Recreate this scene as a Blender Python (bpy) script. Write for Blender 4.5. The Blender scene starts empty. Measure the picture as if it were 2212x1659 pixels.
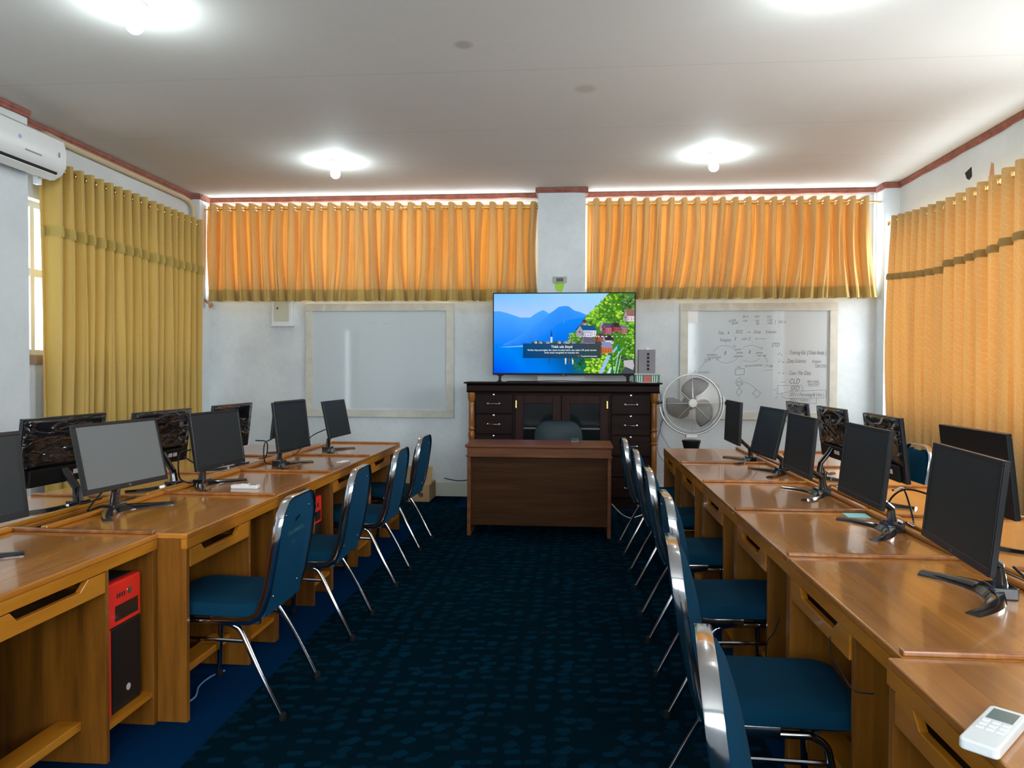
import bpy, bmesh, math, random
from mathutils import Vector, Matrix, Euler
R = random.Random(7)
PI = math.pi
SC = bpy.context.scene
COL = SC.collection

# ------------------------------------------------------------------ camera
cam_d = bpy.data.cameras.new('camera')
cam = bpy.data.objects.new('camera', cam_d)
COL.objects.link(cam)
cam_d.sensor_width = 36.0
cam_d.lens = 1600.0 / 2212.0 * 36.0
cam_d.clip_start = 0.02
RX = Vector((0.99649953, 0.08352554, 0.00348998))
UX = Vector((-0.00511549, 0.01925517, 0.99980152))
FX = Vector((-0.08344177, 0.99631959, -0.01961504))
m = Matrix.Identity(4)
for i in range(3):
    m[i][0], m[i][1], m[i][2] = RX[i], UX[i], -FX[i]
m[0][3], m[1][3], m[2][3] = 0.0, 0.0, 1.4
cam.matrix_world = m
SC.camera = cam

# ------------------------------------------------------------------ exposure
vs = SC.view_settings
SC.display_settings.display_device = 'sRGB'
vs.view_transform = 'Standard'
vs.look = 'None'
vs.gamma = 1.0
vs.use_curve_mapping = False
vs.exposure = 0.85
SC.cycles.max_bounces = 10
SC.cycles.diffuse_bounces = 5
SC.cycles.glossy_bounces = 4
SC.cycles.transmission_bounces = 6
SC.cycles.transparent_max_bounces = 16
SC.cycles.sample_clamp_indirect = 6.0
SC.cycles.caustics_reflective = False
SC.cycles.caustics_refractive = False

# ------------------------------------------------------------------ sky: bright haze, brightest towards the right-hand (+x) side
W = bpy.data.worlds.new('sky')
SC.world = W
W.use_nodes = True
nt = W.node_tree
nt.nodes.clear()
wo = nt.nodes.new('ShaderNodeOutputWorld')
bg = nt.nodes.new('ShaderNodeBackground')
tc = nt.nodes.new('ShaderNodeTexCoord')
sp = nt.nodes.new('ShaderNodeSeparateXYZ')
rx = nt.nodes.new('ShaderNodeValToRGB')
mp = nt.nodes.new('ShaderNodeMapRange')
mp.inputs[1].default_value = -1.0
mp.inputs[2].default_value = 1.0
nt.links.new(tc.outputs['Generated'], sp.inputs[0])
nt.links.new(sp.outputs[0], mp.inputs[0])
nt.links.new(mp.outputs[0], rx.inputs[0])
cr = rx.color_ramp
cr.elements[0].position = 0.0
cr.elements[0].color = (0.26, 0.30, 0.34, 1)
cr.elements[1].position = 1.0
cr.elements[1].color = (1.25, 1.28, 1.30, 1)
e = cr.elements.new(0.5)
e.color = (0.70, 0.74, 0.78, 1)
gr = nt.nodes.new('ShaderNodeMapRange')
gr.inputs[1].default_value = -0.12
gr.inputs[2].default_value = 0.08
gr.inputs[3].default_value = 0.72
gr.inputs[4].default_value = 1.0
nt.links.new(sp.outputs[2], gr.inputs[0])
gm = nt.nodes.new('ShaderNodeMix')
gm.data_type = 'RGBA'
gm.blend_type = 'MULTIPLY'
gm.inputs[0].default_value = 1.0
nt.links.new(rx.outputs[0], gm.inputs[6])
nt.links.new(gr.outputs[0], gm.inputs[7])
nt.links.new(gm.outputs[2], bg.inputs[0])
bg.inputs[1].default_value = 8.4
nt.links.new(bg.outputs[0], wo.inputs[0])

def portal(loc, rot, sx, sy):
    """sky portal in a window opening (only steers sampling of the sky)"""
    l = bpy.data.lights.new('window_portal', 'AREA')
    l.shape = 'RECTANGLE'
    l.size, l.size_y = sx, sy
    l.cycles.is_portal = True
    o = bpy.data.objects.new('window_portal', l)
    o.location = loc
    o.rotation_euler = rot
    COL.objects.link(o)

XL, XR, YB, YF, ZC = -4.20, 3.29, 8.07, -2.2, 3.31      # room shell
portal((-2.25, YB + 0.16, 2.76), (-PI / 2, 0, 0), 3.7, 0.98)
portal((1.62, YB + 0.16, 2.76), (-PI / 2, 0, 0), 3.04, 0.98)
portal((XL - 0.2, 6.5, 2.12), (0, -PI / 2, 0), 1.25, 2.5)
portal((XR + 0.2, 5.65, 1.92), (0, PI / 2, 0), 1.85, 4.3)
portal((XL - 0.2, 2.3, 1.07), (0, -PI / 2, 0), 2.15, 1.0)
portal((0.25, YF - 0.16, 2.1), (PI / 2, 0, 0), 5.5, 1.6)

# ------------------------------------------------------------------ mesh helpers
class MB:
    def __init__(s):
        s.v, s.f, s.m, s.c = [], [], [], []
    def add(s, vs, fs, mi=0, col=None):
        o = len(s.v)
        s.v += [tuple(q) for q in vs]
        for f in fs:
            s.f.append(tuple(i + o for i in f))
            s.m.append(mi)
            s.c.append(col)
        return s
    def box(s, x0, x1, y0, y1, z0, z1, mi=0, M=None):
        x0, x1 = min(x0, x1), max(x0, x1)
        y0, y1 = min(y0, y1), max(y0, y1)
        z0, z1 = min(z0, z1), max(z0, z1)
        vs = [Vector((x, y, z)) for z in (z0, z1) for y in (y0, y1) for x in (x0, x1)]
        if M is not None:
            vs = [M @ q for q in vs]
        return s.add(vs, [(0, 2, 3, 1), (4, 5, 7, 6), (0, 1, 5, 4), (2, 6, 7, 3), (0, 4, 6, 2), (1, 3, 7, 5)], mi)
    def tube(s, pts, r, n=8, closed=False, mi=0, flat=1.0, up=None):
        """round tube along pts; r a number or a list; flat squeezes it along its second axis"""
        pts = [Vector(p) for p in pts]
        k = len(pts)
        rs = r if isinstance(r, (list, tuple)) else [r] * k
        vs = []
        prev = None
        for i, p in enumerate(pts):
            a = pts[(i - 1) % k] if (closed or i > 0) else p
            b = pts[(i + 1) % k] if (closed or i < k - 1) else p
            t = (b - a)
            t = t.normalized() if t.length > 1e-9 else Vector((0, 0, 1))
            if up is not None:
                u = Vector(up)
                u = u - t * u.dot(t)
                if u.length < 1e-5:
                    u = t.orthogonal()
            elif prev is None:
                u = t.orthogonal()
            else:
                u = prev - t * prev.dot(t)
                if u.length < 1e-6:
                    u = t.orthogonal()
            u.normalize()
            prev = u
            w = t.cross(u)
            for j in range(n):
                an = 2 * PI * (j + 0.5) / n
                vs.append(p + (u * math.cos(an) + w * math.sin(an) * flat) * rs[i])
        fs = []
        kk = k if closed else k - 1
        for i in range(kk):
            for j in range(n):
                a, b = i * n + j, i * n + (j + 1) % n
                c, d = ((i + 1) % k) * n + (j + 1) % n, ((i + 1) % k) * n + j
                fs.append((a, b, c, d))
        if not closed:
            fs.append(tuple(reversed(range(n))))
            fs.append(tuple((k - 1) * n + j for j in range(n)))
        return s.add(vs, fs, mi)
    def lathe(s, prof, c=(0, 0, 0), n=20, mi=0, M=None):
        """profile [(r, z)] spun about z at c"""
        c = Vector(c)
        vs, fs = [], []
        for r, z in prof:
            for j in range(n):
                a = 2 * PI * j / n
                q = Vector((r * math.cos(a), r * math.sin(a), z))
                vs.append((M @ q if M is not None else q) + c)
        k = len(prof)
        for i in range(k - 1):
            for j in range(n):
                fs.append((i * n + j, i * n + (j + 1) % n, (i + 1) * n + (j + 1) % n, (i + 1) * n + j))
        fs.append(tuple(reversed(range(n))))
        fs.append(tuple((k - 1) * n + j for j in range(n)))
        return s.add(vs, fs, mi)
    def prism(s, poly, fn, t0, t1, mi=0):
        """2-D outline poly extruded; fn(a, b, t) -> point"""
        n = len(poly)
        vs = [fn(a, b, t0) for a, b in poly] + [fn(a, b, t1) for a, b in poly]
        fs = [tuple(reversed(range(n))), tuple(range(n, 2 * n))]
        for i in range(n):
            j = (i + 1) % n
            fs.append((i, j, n + j, n + i))
        return s.add(vs, fs, mi)
    def build(s, name, mats, parent=None, smooth=False, bevel=0.0, seg=2, fix=True):
        me = bpy.data.meshes.new(name)
        me.from_pydata(s.v, [], s.f)
        if not isinstance(mats, (list, tuple)):
            mats = [mats]
        for q in mats:
            me.materials.append(q)
        me.polygons.foreach_set('material_index', s.m)
        if any(c is not None for c in s.c):
            ca = me.color_attributes.new('pic', 'FLOAT_COLOR', 'CORNER')
            i = 0
            for p, c in zip(me.polygons, s.c):
                for q in range(p.loop_total):
                    cc = c[q % len(c)] if isinstance(c, list) else (c or (0, 0, 0))
                    ca.data[p.loop_start + q].color = (cc[0], cc[1], cc[2], 1)
        if fix:
            bm = bmesh.new()
            bm.from_mesh(me)
            bmesh.ops.recalc_face_normals(bm, faces=bm.faces)
            bm.to_mesh(me)
            bm.free()
        if smooth:
            me.polygons.foreach_set('use_smooth', [True] * len(me.polygons))
            try:
                me.set_sharp_from_angle(angle=math.radians(38))
            except Exception:
                pass
        me.update()
        o = bpy.data.objects.new(name, me)
        COL.objects.link(o)
        if parent is not None:
            o.parent = parent
        if bevel > 0:
            b = o.modifiers.new('bevel', 'BEVEL')
            b.width = bevel
            b.segments = seg
            b.limit_method = 'ANGLE'
            b.angle_limit = math.radians(50)
        return o

def tag(o, label=None, cat=None, group=None, kind=None):
    if label: o['label'] = label
    if cat: o['category'] = cat
    if group: o['group'] = group
    if kind: o['kind'] = kind
    return o

def thing(name, label, cat, loc=(0, 0, 0), rz=0.0, group=None):
    o = bpy.data.objects.new(name, None)
    o.empty_display_size = 0.05
    COL.objects.link(o)
    o.location = loc
    o.rotation_euler = (0, 0, rz)
    return tag(o, label, cat, group)

def kids(o):
    return [c for c in COL.objects if c.parent == o]

def copy_tree(o, parent=None):
    c = o.copy()
    COL.objects.link(c)
    if parent is not None:
        c.parent = parent
        c.matrix_parent_inverse = o.matrix_parent_inverse
    for ch in kids(o):
        copy_tree(ch, c)
    return c

def struct(mb, name, mats, **k):
    return tag(mb.build(name, mats, **k), kind='structure')

def arc(c, r, a0, a1, n, f):
    return [f(c[0] + r * math.cos(a0 + (a1 - a0) * i / n), c[1] + r * math.sin(a0 + (a1 - a0) * i / n)) for i in range(n + 1)]

def smooth_path(pts, n=6):
    """Catmull-Rom through pts"""
    P = [Vector(p) for p in pts]
    P = [P[0] * 2 - P[1]] + P + [P[-1] * 2 - P[-2]]
    out = []
    for i in range(1, len(P) - 2):
        a, b, c, d = P[i - 1], P[i], P[i + 1], P[i + 2]
        for k in range(n):
            t = k / n
            out.append(0.5 * ((2 * b) + (c - a) * t + (2 * a - 5 * b + 4 * c - d) * t * t + (3 * b - a - 3 * c + d) * t ** 3))
    out.append(P[-2])
    return out

def rrect(w, h, r, n=5, cx=0, cy=0):
    o = []
    for (sx, sy, a) in ((1, 1, 0), (-1, 1, PI / 2), (-1, -1, PI), (1, -1, 3 * PI / 2)):
        for i in range(n + 1):
            t = a + PI / 2 * i / n
            o.append((cx + sx * (w / 2 - r) + r * math.cos(t), cy + sy * (h / 2 - r) + r * math.sin(t)))
    return o

def text_mb(mb, s, size, fn, mi=0, align='CENTER', shear=0.0, col=None, wt=0.0):
    """flat lettering; fn(a, b) -> point; returns mb with the glyph faces added"""
    cu = bpy.data.curves.new('lettering', 'FONT')
    cu.body = s
    cu.size = size
    cu.align_x = align
    cu.shear = shear
    cu.resolution_u = 2
    cu.offset = wt
    o = bpy.data.objects.new('lettering', cu)
    COL.objects.link(o)
    dg = bpy.context.evaluated_depsgraph_get()
    me = bpy.data.meshes.new_from_object(o.evaluated_get(dg))
    mb.add([fn(q.co.x, q.co.y) for q in me.vertices], [tuple(p.vertices) for p in me.polygons], mi, col)
    bpy.data.objects.remove(o)
    bpy.data.curves.remove(cu)
    bpy.data.meshes.remove(me)
    return mb

# ------------------------------------------------------------------ materials
def srgb(r, g, b):
    return tuple(((c / 255) / 12.92 if c / 255 <= 0.04045 else ((c / 255 + 0.055) / 1.055) ** 2.4) for c in (r, g, b))

def pmat(name, col, rough=0.5, metal=0.0, spec=0.5, coat=0.0, emit=None, es=0.0):
    q = bpy.data.materials.new(name)
    q.use_nodes = True
    p = q.node_tree.nodes['Principled BSDF']
    p.inputs['Base Color'].default_value = (*col, 1)
    p.inputs['Roughness'].default_value = rough
    p.inputs['Metallic'].default_value = metal
    p.inputs['Specular IOR Level'].default_value = spec
    p.inputs['Coat Weight'].default_value = coat
    p.inputs['Coat Roughness'].default_value = 0.08
    if emit:
        p.inputs['Emission Color'].default_value = (*emit, 1)
        p.inputs['Emission Strength'].default_value = es
    return q

class NT:
    def __init__(s, mat):
        s.t = mat.node_tree
        s.p = s.t.nodes.get('Principled BSDF')
    def n(s, typ, **k):
        x = s.t.nodes.new(typ)
        for a, b in k.items():
            setattr(x, a, b)
        return x
    def l(s, a, b):
        s.t.links.new(a, b)
    def math(s, op, a, b=None):
        x = s.n('ShaderNodeMath', operation=op)
        for i, q in enumerate((a, b)):
            if q is None: continue
            if isinstance(q, (int, float)): x.inputs[i].default_value = q
            else: s.l(q, x.inputs[i])
        return x.outputs[0]
    def mix(s, f, a, b, blend='MIX'):
        x = s.n('ShaderNodeMix', data_type='RGBA', blend_type=blend)
        for i, q in ((0, f), (6, a), (7, b)):
            if isinstance(q, (int, float)): x.inputs[i].default_value = q
            elif isinstance(q, tuple): x.inputs[i].default_value = (*q, 1)
            else: s.l(q, x.inputs[i])
        return x.outputs[2]
    def coords(s, scale, kind='Object', rnd=True):
        tc = s.n('ShaderNodeTexCoord')
        mp = s.n('ShaderNodeMapping')
        mp.inputs['Scale'].default_value = scale
        s.l(tc.outputs[kind], mp.inputs[0])
        if rnd:
            oi = s.n('ShaderNodeObjectInfo')
            cb = s.n('ShaderNodeCombineXYZ')
            k = s.math('MULTIPLY', oi.outputs['Random'], 37.0)
            for i in range(3): s.l(k, cb.inputs[i])
            s.l(cb.outputs[0], mp.inputs['Location'])
        return mp.outputs[0]
    def noise(s, vec, scale=5.0, detail=4.0, rough=0.55):
        x = s.n('ShaderNodeTexNoise')
        x.inputs['Scale'].default_value = scale
        x.inputs['Detail'].default_value = detail
        x.inputs['Roughness'].default_value = rough
        s.l(vec, x.inputs['Vector'])
        return x.outputs[0]
    def ramp(s, f, stops):
        x = s.n('ShaderNodeValToRGB')
        cr = x.color_ramp
        while len(cr.elements) < len(stops): cr.elements.new(0.5)
        for e, (p, c) in zip(cr.elements, stops):
            e.position = p
            e.color = (*c, 1)
        s.l(f, x.inputs[0])
        return x.outputs[0]
    def bump(s, h, strength=0.2, dist=0.01):
        b = s.n('ShaderNodeBump')
        b.inputs['Strength'].default_value = strength
        b.inputs['Distance'].default_value = dist
        s.l(h, b.inputs['Height'])
        s.l(b.outputs[0], s.p.inputs['Normal'])

def wood(name, dark, mid, light, rough=0.3, coat=0.5, planks=0.09, axis='y', var=0.35, grain=1.0, spec=0.5):
    """varnished boards: grain along axis, boards of slightly different tone side by side"""
    q = pmat(name, mid, rough, coat=coat)
    N = NT(q)
    sc = {'y': (22, 1.6, 22), 'x': (1.6, 22, 22), 'z': (22, 22, 1.6)}[axis]
    v = N.coords(sc)
    g = N.noise(v, 1.0 * grain, 6, 0.62)
    base = N.ramp(g, [(0.28, dark), (0.5, mid), (0.74, light)])
    if planks:
        tc = N.n('ShaderNodeTexCoord')
        sx = N.n('ShaderNodeSeparateXYZ')
        N.l(tc.outputs['Object'], sx.inputs[0])
        ax = {'y': 0, 'x': 1, 'z': 1}[axis]
        k = N.math('FLOOR', N.math('MULTIPLY', sx.outputs[ax], 1.0 / planks))
        oi = N.n('ShaderNodeObjectInfo')
        wn = N.n('ShaderNodeTexWhiteNoise', noise_dimensions='2D')
        cb = N.n('ShaderNodeCombineXYZ')
        N.l(k, cb.inputs[0])
        N.l(oi.outputs['Random'], cb.inputs[1])
        N.l(cb.outputs[0], wn.inputs[0])
        k2 = N.math('ADD', N.math('MULTIPLY', wn.outputs[0], 2 * var), 1.0 - var)
        cc = N.n('ShaderNodeCombineXYZ')
        for i in range(3): N.l(k2, cc.inputs[i])
        base = N.mix(1.0, base, cc.outputs[0], 'MULTIPLY')
    N.l(base, N.p.inputs['Base Color'])
    q.node_tree.nodes['Principled BSDF'].inputs['Specular IOR Level'].default_value = spec
    return q

TD, TM, TLT = (0.33, 0.112, 0.014), (0.42, 0.155, 0.020), (0.50, 0.205, 0.034)
M_top = wood('teak_varnish', TD, TM, TLT, 0.24, 0.55, 0.11, 'y', 0.22)
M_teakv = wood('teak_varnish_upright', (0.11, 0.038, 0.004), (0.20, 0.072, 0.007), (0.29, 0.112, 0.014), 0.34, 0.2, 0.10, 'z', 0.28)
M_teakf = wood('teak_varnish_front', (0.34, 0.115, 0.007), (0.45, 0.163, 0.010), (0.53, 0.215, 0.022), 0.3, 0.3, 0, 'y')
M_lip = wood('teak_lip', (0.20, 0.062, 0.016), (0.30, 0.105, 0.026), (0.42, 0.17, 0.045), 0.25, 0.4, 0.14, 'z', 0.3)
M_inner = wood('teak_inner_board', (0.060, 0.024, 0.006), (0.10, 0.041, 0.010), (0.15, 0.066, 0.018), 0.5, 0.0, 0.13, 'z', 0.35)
M_cab = wood('dark_mahogany', (0.0075, 0.0028, 0.0022), (0.013, 0.0045, 0.0034), (0.021, 0.0075, 0.005), 0.45, 0.0, 0, 'x', spec=0.10)
M_cabd = wood('dark_mahogany_door', (0.012, 0.0038, 0.0027), (0.021, 0.0062, 0.0042), (0.032, 0.010, 0.0065), 0.45, 0.0, 0, 'z', spec=0.12)
M_post = wood('turned_teak', (0.15, 0.048, 0.006), (0.25, 0.085, 0.010), (0.36, 0.14, 0.022), 0.35, 0.15, 0, 'z')
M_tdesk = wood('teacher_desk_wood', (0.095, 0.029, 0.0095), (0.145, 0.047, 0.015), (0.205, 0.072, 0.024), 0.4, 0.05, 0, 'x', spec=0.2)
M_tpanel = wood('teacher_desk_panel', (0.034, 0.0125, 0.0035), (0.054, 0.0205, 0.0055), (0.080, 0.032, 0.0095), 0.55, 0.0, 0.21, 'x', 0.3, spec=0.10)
# planks of the panel run in x and stack in z
M_chrome = pmat('chrome', (0.64, 0.64, 0.66), 0.11, 1.0)
M_chromed = pmat('chrome_dull', (0.62, 0.62, 0.64), 0.22, 1.0)
M_brass = pmat('brass', (0.83, 0.58, 0.20), 0.22, 1.0)
M_black = pmat('black_plastic', (0.009, 0.009, 0.010), 0.35, spec=0.3)
M_blackg = pmat('black_gloss', (0.010, 0.010, 0.012), 0.12, coat=0.4)
M_blackm = pmat('black_matte', (0.009, 0.010, 0.011), 0.6, spec=0.25)
M_rubber = pmat('black_rubber', (0.007, 0.007, 0.007), 0.7, spec=0.15)
M_screen = pmat('dark_screen', (0.014, 0.018, 0.020), 0.42, spec=0.25)
M_screeng = pmat('paler_grey_screen', (0.135, 0.145, 0.145), 0.5, spec=0.3)  # one monitor's screen, a paler grey than the others
M_white = pmat('white_plastic', (0.80, 0.82, 0.82), 0.35)
M_whitep = pmat('white_paper', (0.85, 0.85, 0.85), 0.8)
M_grey = pmat('grey_plastic', (0.30, 0.30, 0.31), 0.5)
M_dgrey = pmat('dark_grey_plastic', (0.07, 0.075, 0.08), 0.45)
M_red = pmat('red_plastic', (0.80, 0.020, 0.012), 0.35, coat=0.2)
M_teal = pmat('teal_paper', (0.20, 0.48, 0.50), 0.7)
M_green = pmat('green_paper', (0.36, 0.68, 0.06), 0.75)
M_dgreen = pmat('model_green', (0.03, 0.22, 0.12), 0.5)
M_pred = pmat('model_red', (0.55, 0.10, 0.09), 0.5)
M_card = pmat('cardboard', (0.40, 0.27, 0.13), 0.85)
M_ink = pmat('grey_marker_ink', (0.22, 0.22, 0.25), 0.7)
M_inkf = pmat('faint_marker_ink', (0.42, 0.46, 0.48), 0.7)
M_inkb = pmat('brown_print_ink', (0.10, 0.06, 0.03), 0.8)
M_faded = pmat('faded_green_paint', (0.02, 0.15, 0.13), 0.7)
M_bluecable = pmat('blue_cable', (0.10, 0.24, 0.50), 0.5)
M_nut = pmat('fan_grey_badge', (0.62, 0.60, 0.55), 0.45, 0.2)
M_blade = pmat('fan_blade_grey', (0.115, 0.108, 0.100), 0.4, 0.3)
M_wire = pmat('fan_wire', (0.62, 0.62, 0.60), 0.3, 0.7)
M_alu = pmat('pale_aluminium', (0.66, 0.67, 0.66), 0.4, 0.35)
M_dark = pmat('dark_void', (0.010, 0.010, 0.010), 0.8)
M_pipe = pmat('taped_pipe', (0.60, 0.49, 0.32), 0.6)
M_wframe = pmat('white_window_paint', (0.76, 0.79, 0.80), 0.45)
M_sill = pmat('brown_sill_tile', (0.30, 0.21, 0.15), 0.5)
M_base = pmat('cream_skirting', (0.60, 0.62, 0.53), 0.5)
M_boxcream = pmat('cream_metal', (0.58, 0.58, 0.45), 0.5)
M_tower = pmat('model_grey', (0.22, 0.21, 0.23), 0.6)
M_peg = pmat('copper_wood', (0.50, 0.24, 0.12), 0.35)

# walls and ceiling: slightly stained emulsion
def plaster(name, col, amt=0.10, sc=1.3):
    q = pmat(name, col, 0.75, spec=0.25)
    N = NT(q)
    v = N.coords((1, 1, 1), 'Object', False)
    a = N.noise(v, sc, 5, 0.6)
    b = N.noise(v, 24, 3, 0.6)
    f = N.math('ADD', N.math('MULTIPLY', a, 0.8), N.math('MULTIPLY', b, 0.2))
    dk = tuple(c * (1 - amt) for c in col)
    lt = tuple(min(1, c * (1 + amt * 0.4)) for c in col)
    N.l(N.ramp(f, [(0.3, dk), (0.62, lt)]), N.p.inputs['Base Color'])
    N.bump(b, 0.05, 0.004)
    return q

M_wall = plaster('white_emulsion', (0.69, 0.745, 0.775))
M_wallb = plaster('white_emulsion_scuffed', (0.69, 0.74, 0.77), 0.14, 2.0)
M_ceil = plaster('ceiling_board', (0.69, 0.665, 0.62), 0.05, 0.5)
# ceiling stains and board joints, each with a place of its own
N = NT(M_ceil)
tc = N.n('ShaderNodeTexCoord')
src = N.p.inputs['Base Color'].links[0].from_socket
sepc = N.n('ShaderNodeSeparateXYZ')
N.l(tc.outputs['Object'], sepc.inputs[0])
for (cx, cy, r0, colr, f0) in ((-0.66, 4.36, 0.06, (0.36, 0.30, 0.25), 0.55), (0.066, 5.1, 0.08, (0.44, 0.39, 0.33), 0.5), (0.695, 5.72, 0.13, (0.66, 0.63, 0.58), 0.6)):
    dx = N.math('SUBTRACT', sepc.outputs[0], cx)
    dy = N.math('MULTIPLY', N.math('SUBTRACT', sepc.outputs[1], cy), 1.0)
    d = N.math('SQRT', N.math('ADD', N.math('MULTIPLY', dx, dx), N.math('MULTIPLY', dy, dy)))
    mr = N.n('ShaderNodeMapRange')
    mr.inputs[1].default_value = r0 * 0.6
    mr.inputs[2].default_value = r0 * 1.15
    mr.inputs[3].default_value = f0
    mr.inputs[4].default_value = 0.0
    N.l(d, mr.inputs[0])
    src = N.mix(mr.outputs[0], src, colr)
for yj in (3.6, 5.92, 6.83, 4.75):
    d = N.math('ABSOLUTE', N.math('SUBTRACT', sepc.outputs[1], yj))
    k = N.math('LESS_THAN', d, 0.006)
    src = N.mix(N.math('MULTIPLY', k, 0.18), src, (0.30, 0.28, 0.25))
N.l(src, N.p.inputs['Base Color'])

M_trim = plaster('red_brown_cornice', (0.34, 0.125, 0.095), 0.35, 14)

# plain blue carpet, and the patterned runner with scattered woven lozenges
M_floor = pmat('plain_blue_carpet', (0.006, 0.032, 0.090), 1.0, spec=0.0)
N = NT(M_floor)
v = N.coords((1, 1, 1), 'Object', False)
a = N.noise(v, 220, 2, 0.5)
b = N.noise(v, 2.2, 4, 0.6)
N.l(N.mix(N.math('ADD', N.math('MULTIPLY', a, 0.5), N.math('MULTIPLY', b, 0.5)), (0.0012, 0.014, 0.050), (0.0025, 0.028, 0.088)), N.p.inputs['Base Color'])
N.bump(a, 0.5, 0.004)

M_rug = pmat('patterned_blue_carpet', (0.004, 0.02, 0.03), 1.0, spec=0.0)
N = NT(M_rug)
v = N.coords((1, 1, 1), 'Object', False)
def lozenges(rot, pitch, w, h, off, keep):
    """one soft rectangle per jittered cell, striped across, some cells left empty"""
    mp = N.n('ShaderNodeMapping')
    mp.inputs['Scale'].default_value = (1 / pitch, 1 / pitch, 1)
    mp.inputs['Location'].default_value = (off, off * 0.7, 0)
    N.l(v, mp.inputs[0])
    fl = N.n('ShaderNodeVectorMath', operation='FLOOR')
    N.l(mp.outputs[0], fl.inputs[0])
    wn = N.n('ShaderNodeTexWhiteNoise', noise_dimensions='2D')
    N.l(fl.outputs[0], wn.inputs[0])
    sc_ = N.n('ShaderNodeSeparateColor')
    N.l(wn.outputs['Color'], sc_.inputs[0])
    fr = N.n('ShaderNodeVectorMath', operation='SUBTRACT')
    N.l(mp.outputs[0], fr.inputs[0])
    N.l(fl.outputs[0], fr.inputs[1])
    sx = N.n('ShaderNodeSeparateXYZ')
    N.l(fr.outputs[0], sx.inputs[0])
    a = N.math('SUBTRACT', N.math('SUBTRACT', sx.outputs[0], 0.5), N.math('MULTIPLY', N.math('SUBTRACT', sc_.outputs[0], 0.5), 0.35))
    b_ = N.math('SUBTRACT', N.math('SUBTRACT', sx.outputs[1], 0.5), N.math('MULTIPLY', N.math('SUBTRACT', sc_.outputs[1], 0.5), 0.35))
    cr_, sr_ = math.cos(rot), math.sin(rot)
    x = N.math('ADD', N.math('MULTIPLY', a, cr_), N.math('MULTIPLY', b_, sr_))
    y = N.math('SUBTRACT', N.math('MULTIPLY', b_, cr_), N.math('MULTIPLY', a, sr_))
    dd = N.math('ADD', N.math('POWER', N.math('MULTIPLY', N.math('ABSOLUTE', x), 1 / w), 4.0), N.math('POWER', N.math('MULTIPLY', N.math('ABSOLUTE', y), 1 / h), 4.0))
    on = N.math('LESS_THAN', dd, 1.0)
    pick = N.math('LESS_THAN', sc_.outputs[2], keep)
    st = N.math('ADD', N.math('MULTIPLY', N.math('SINE', N.math('MULTIPLY', x, 55.0)), 0.22), 0.70)
    lev = N.math('ADD', N.math('MULTIPLY', sc_.outputs[0], 0.6), 0.45)
    return N.math('MULTIPLY', N.math('MULTIPLY', N.math('MULTIPLY', on, pick), st), lev)
f1 = lozenges(0.18, 0.088, 0.33, 0.19, 0.0, 0.8)
f2 = lozenges(-0.65, 0.101, 0.20, 0.28, 3.7, 0.55)
f = N.math('MAXIMUM', f1, f2)
g = N.noise(v, 180, 2, 0.5)
base = N.mix(g, (0.0010, 0.0070, 0.0125), (0.0018, 0.0125, 0.0205))
N.l(N.mix(f, base, (0.0022, 0.027, 0.054)), N.p.inputs['Base Color'])
N.bump(N.math('ADD', g, f), 0.4, 0.004)

# chair upholstery
M_fab = pmat('blue_fabric', (0.006, 0.055, 0.115), 0.9, spec=0.08)
N = NT(M_fab)
v = N.coords((1, 1, 1), 'Object', False)
g = N.noise(v, 320, 2, 0.5)
N.l(N.mix(g, (0.0015, 0.026, 0.055), (0.003, 0.041, 0.082)), N.p.inputs['Base Color'])
N.bump(g, 0.25, 0.002)
M_vinyl = pmat('blue_vinyl', (0.006, 0.062, 0.135), 0.45, spec=0.25)
N = NT(M_vinyl)
v = N.coords((1, 1, 1))
g = N.noise(v, 6, 4, 0.6)
N.l(N.mix(g, (0.002, 0.036, 0.085), (0.005, 0.060, 0.125)), N.p.inputs['Base Color'])
M_gvinyl = pmat('slate_green_vinyl', (0.009, 0.024, 0.030), 0.45, spec=0.25)

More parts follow.
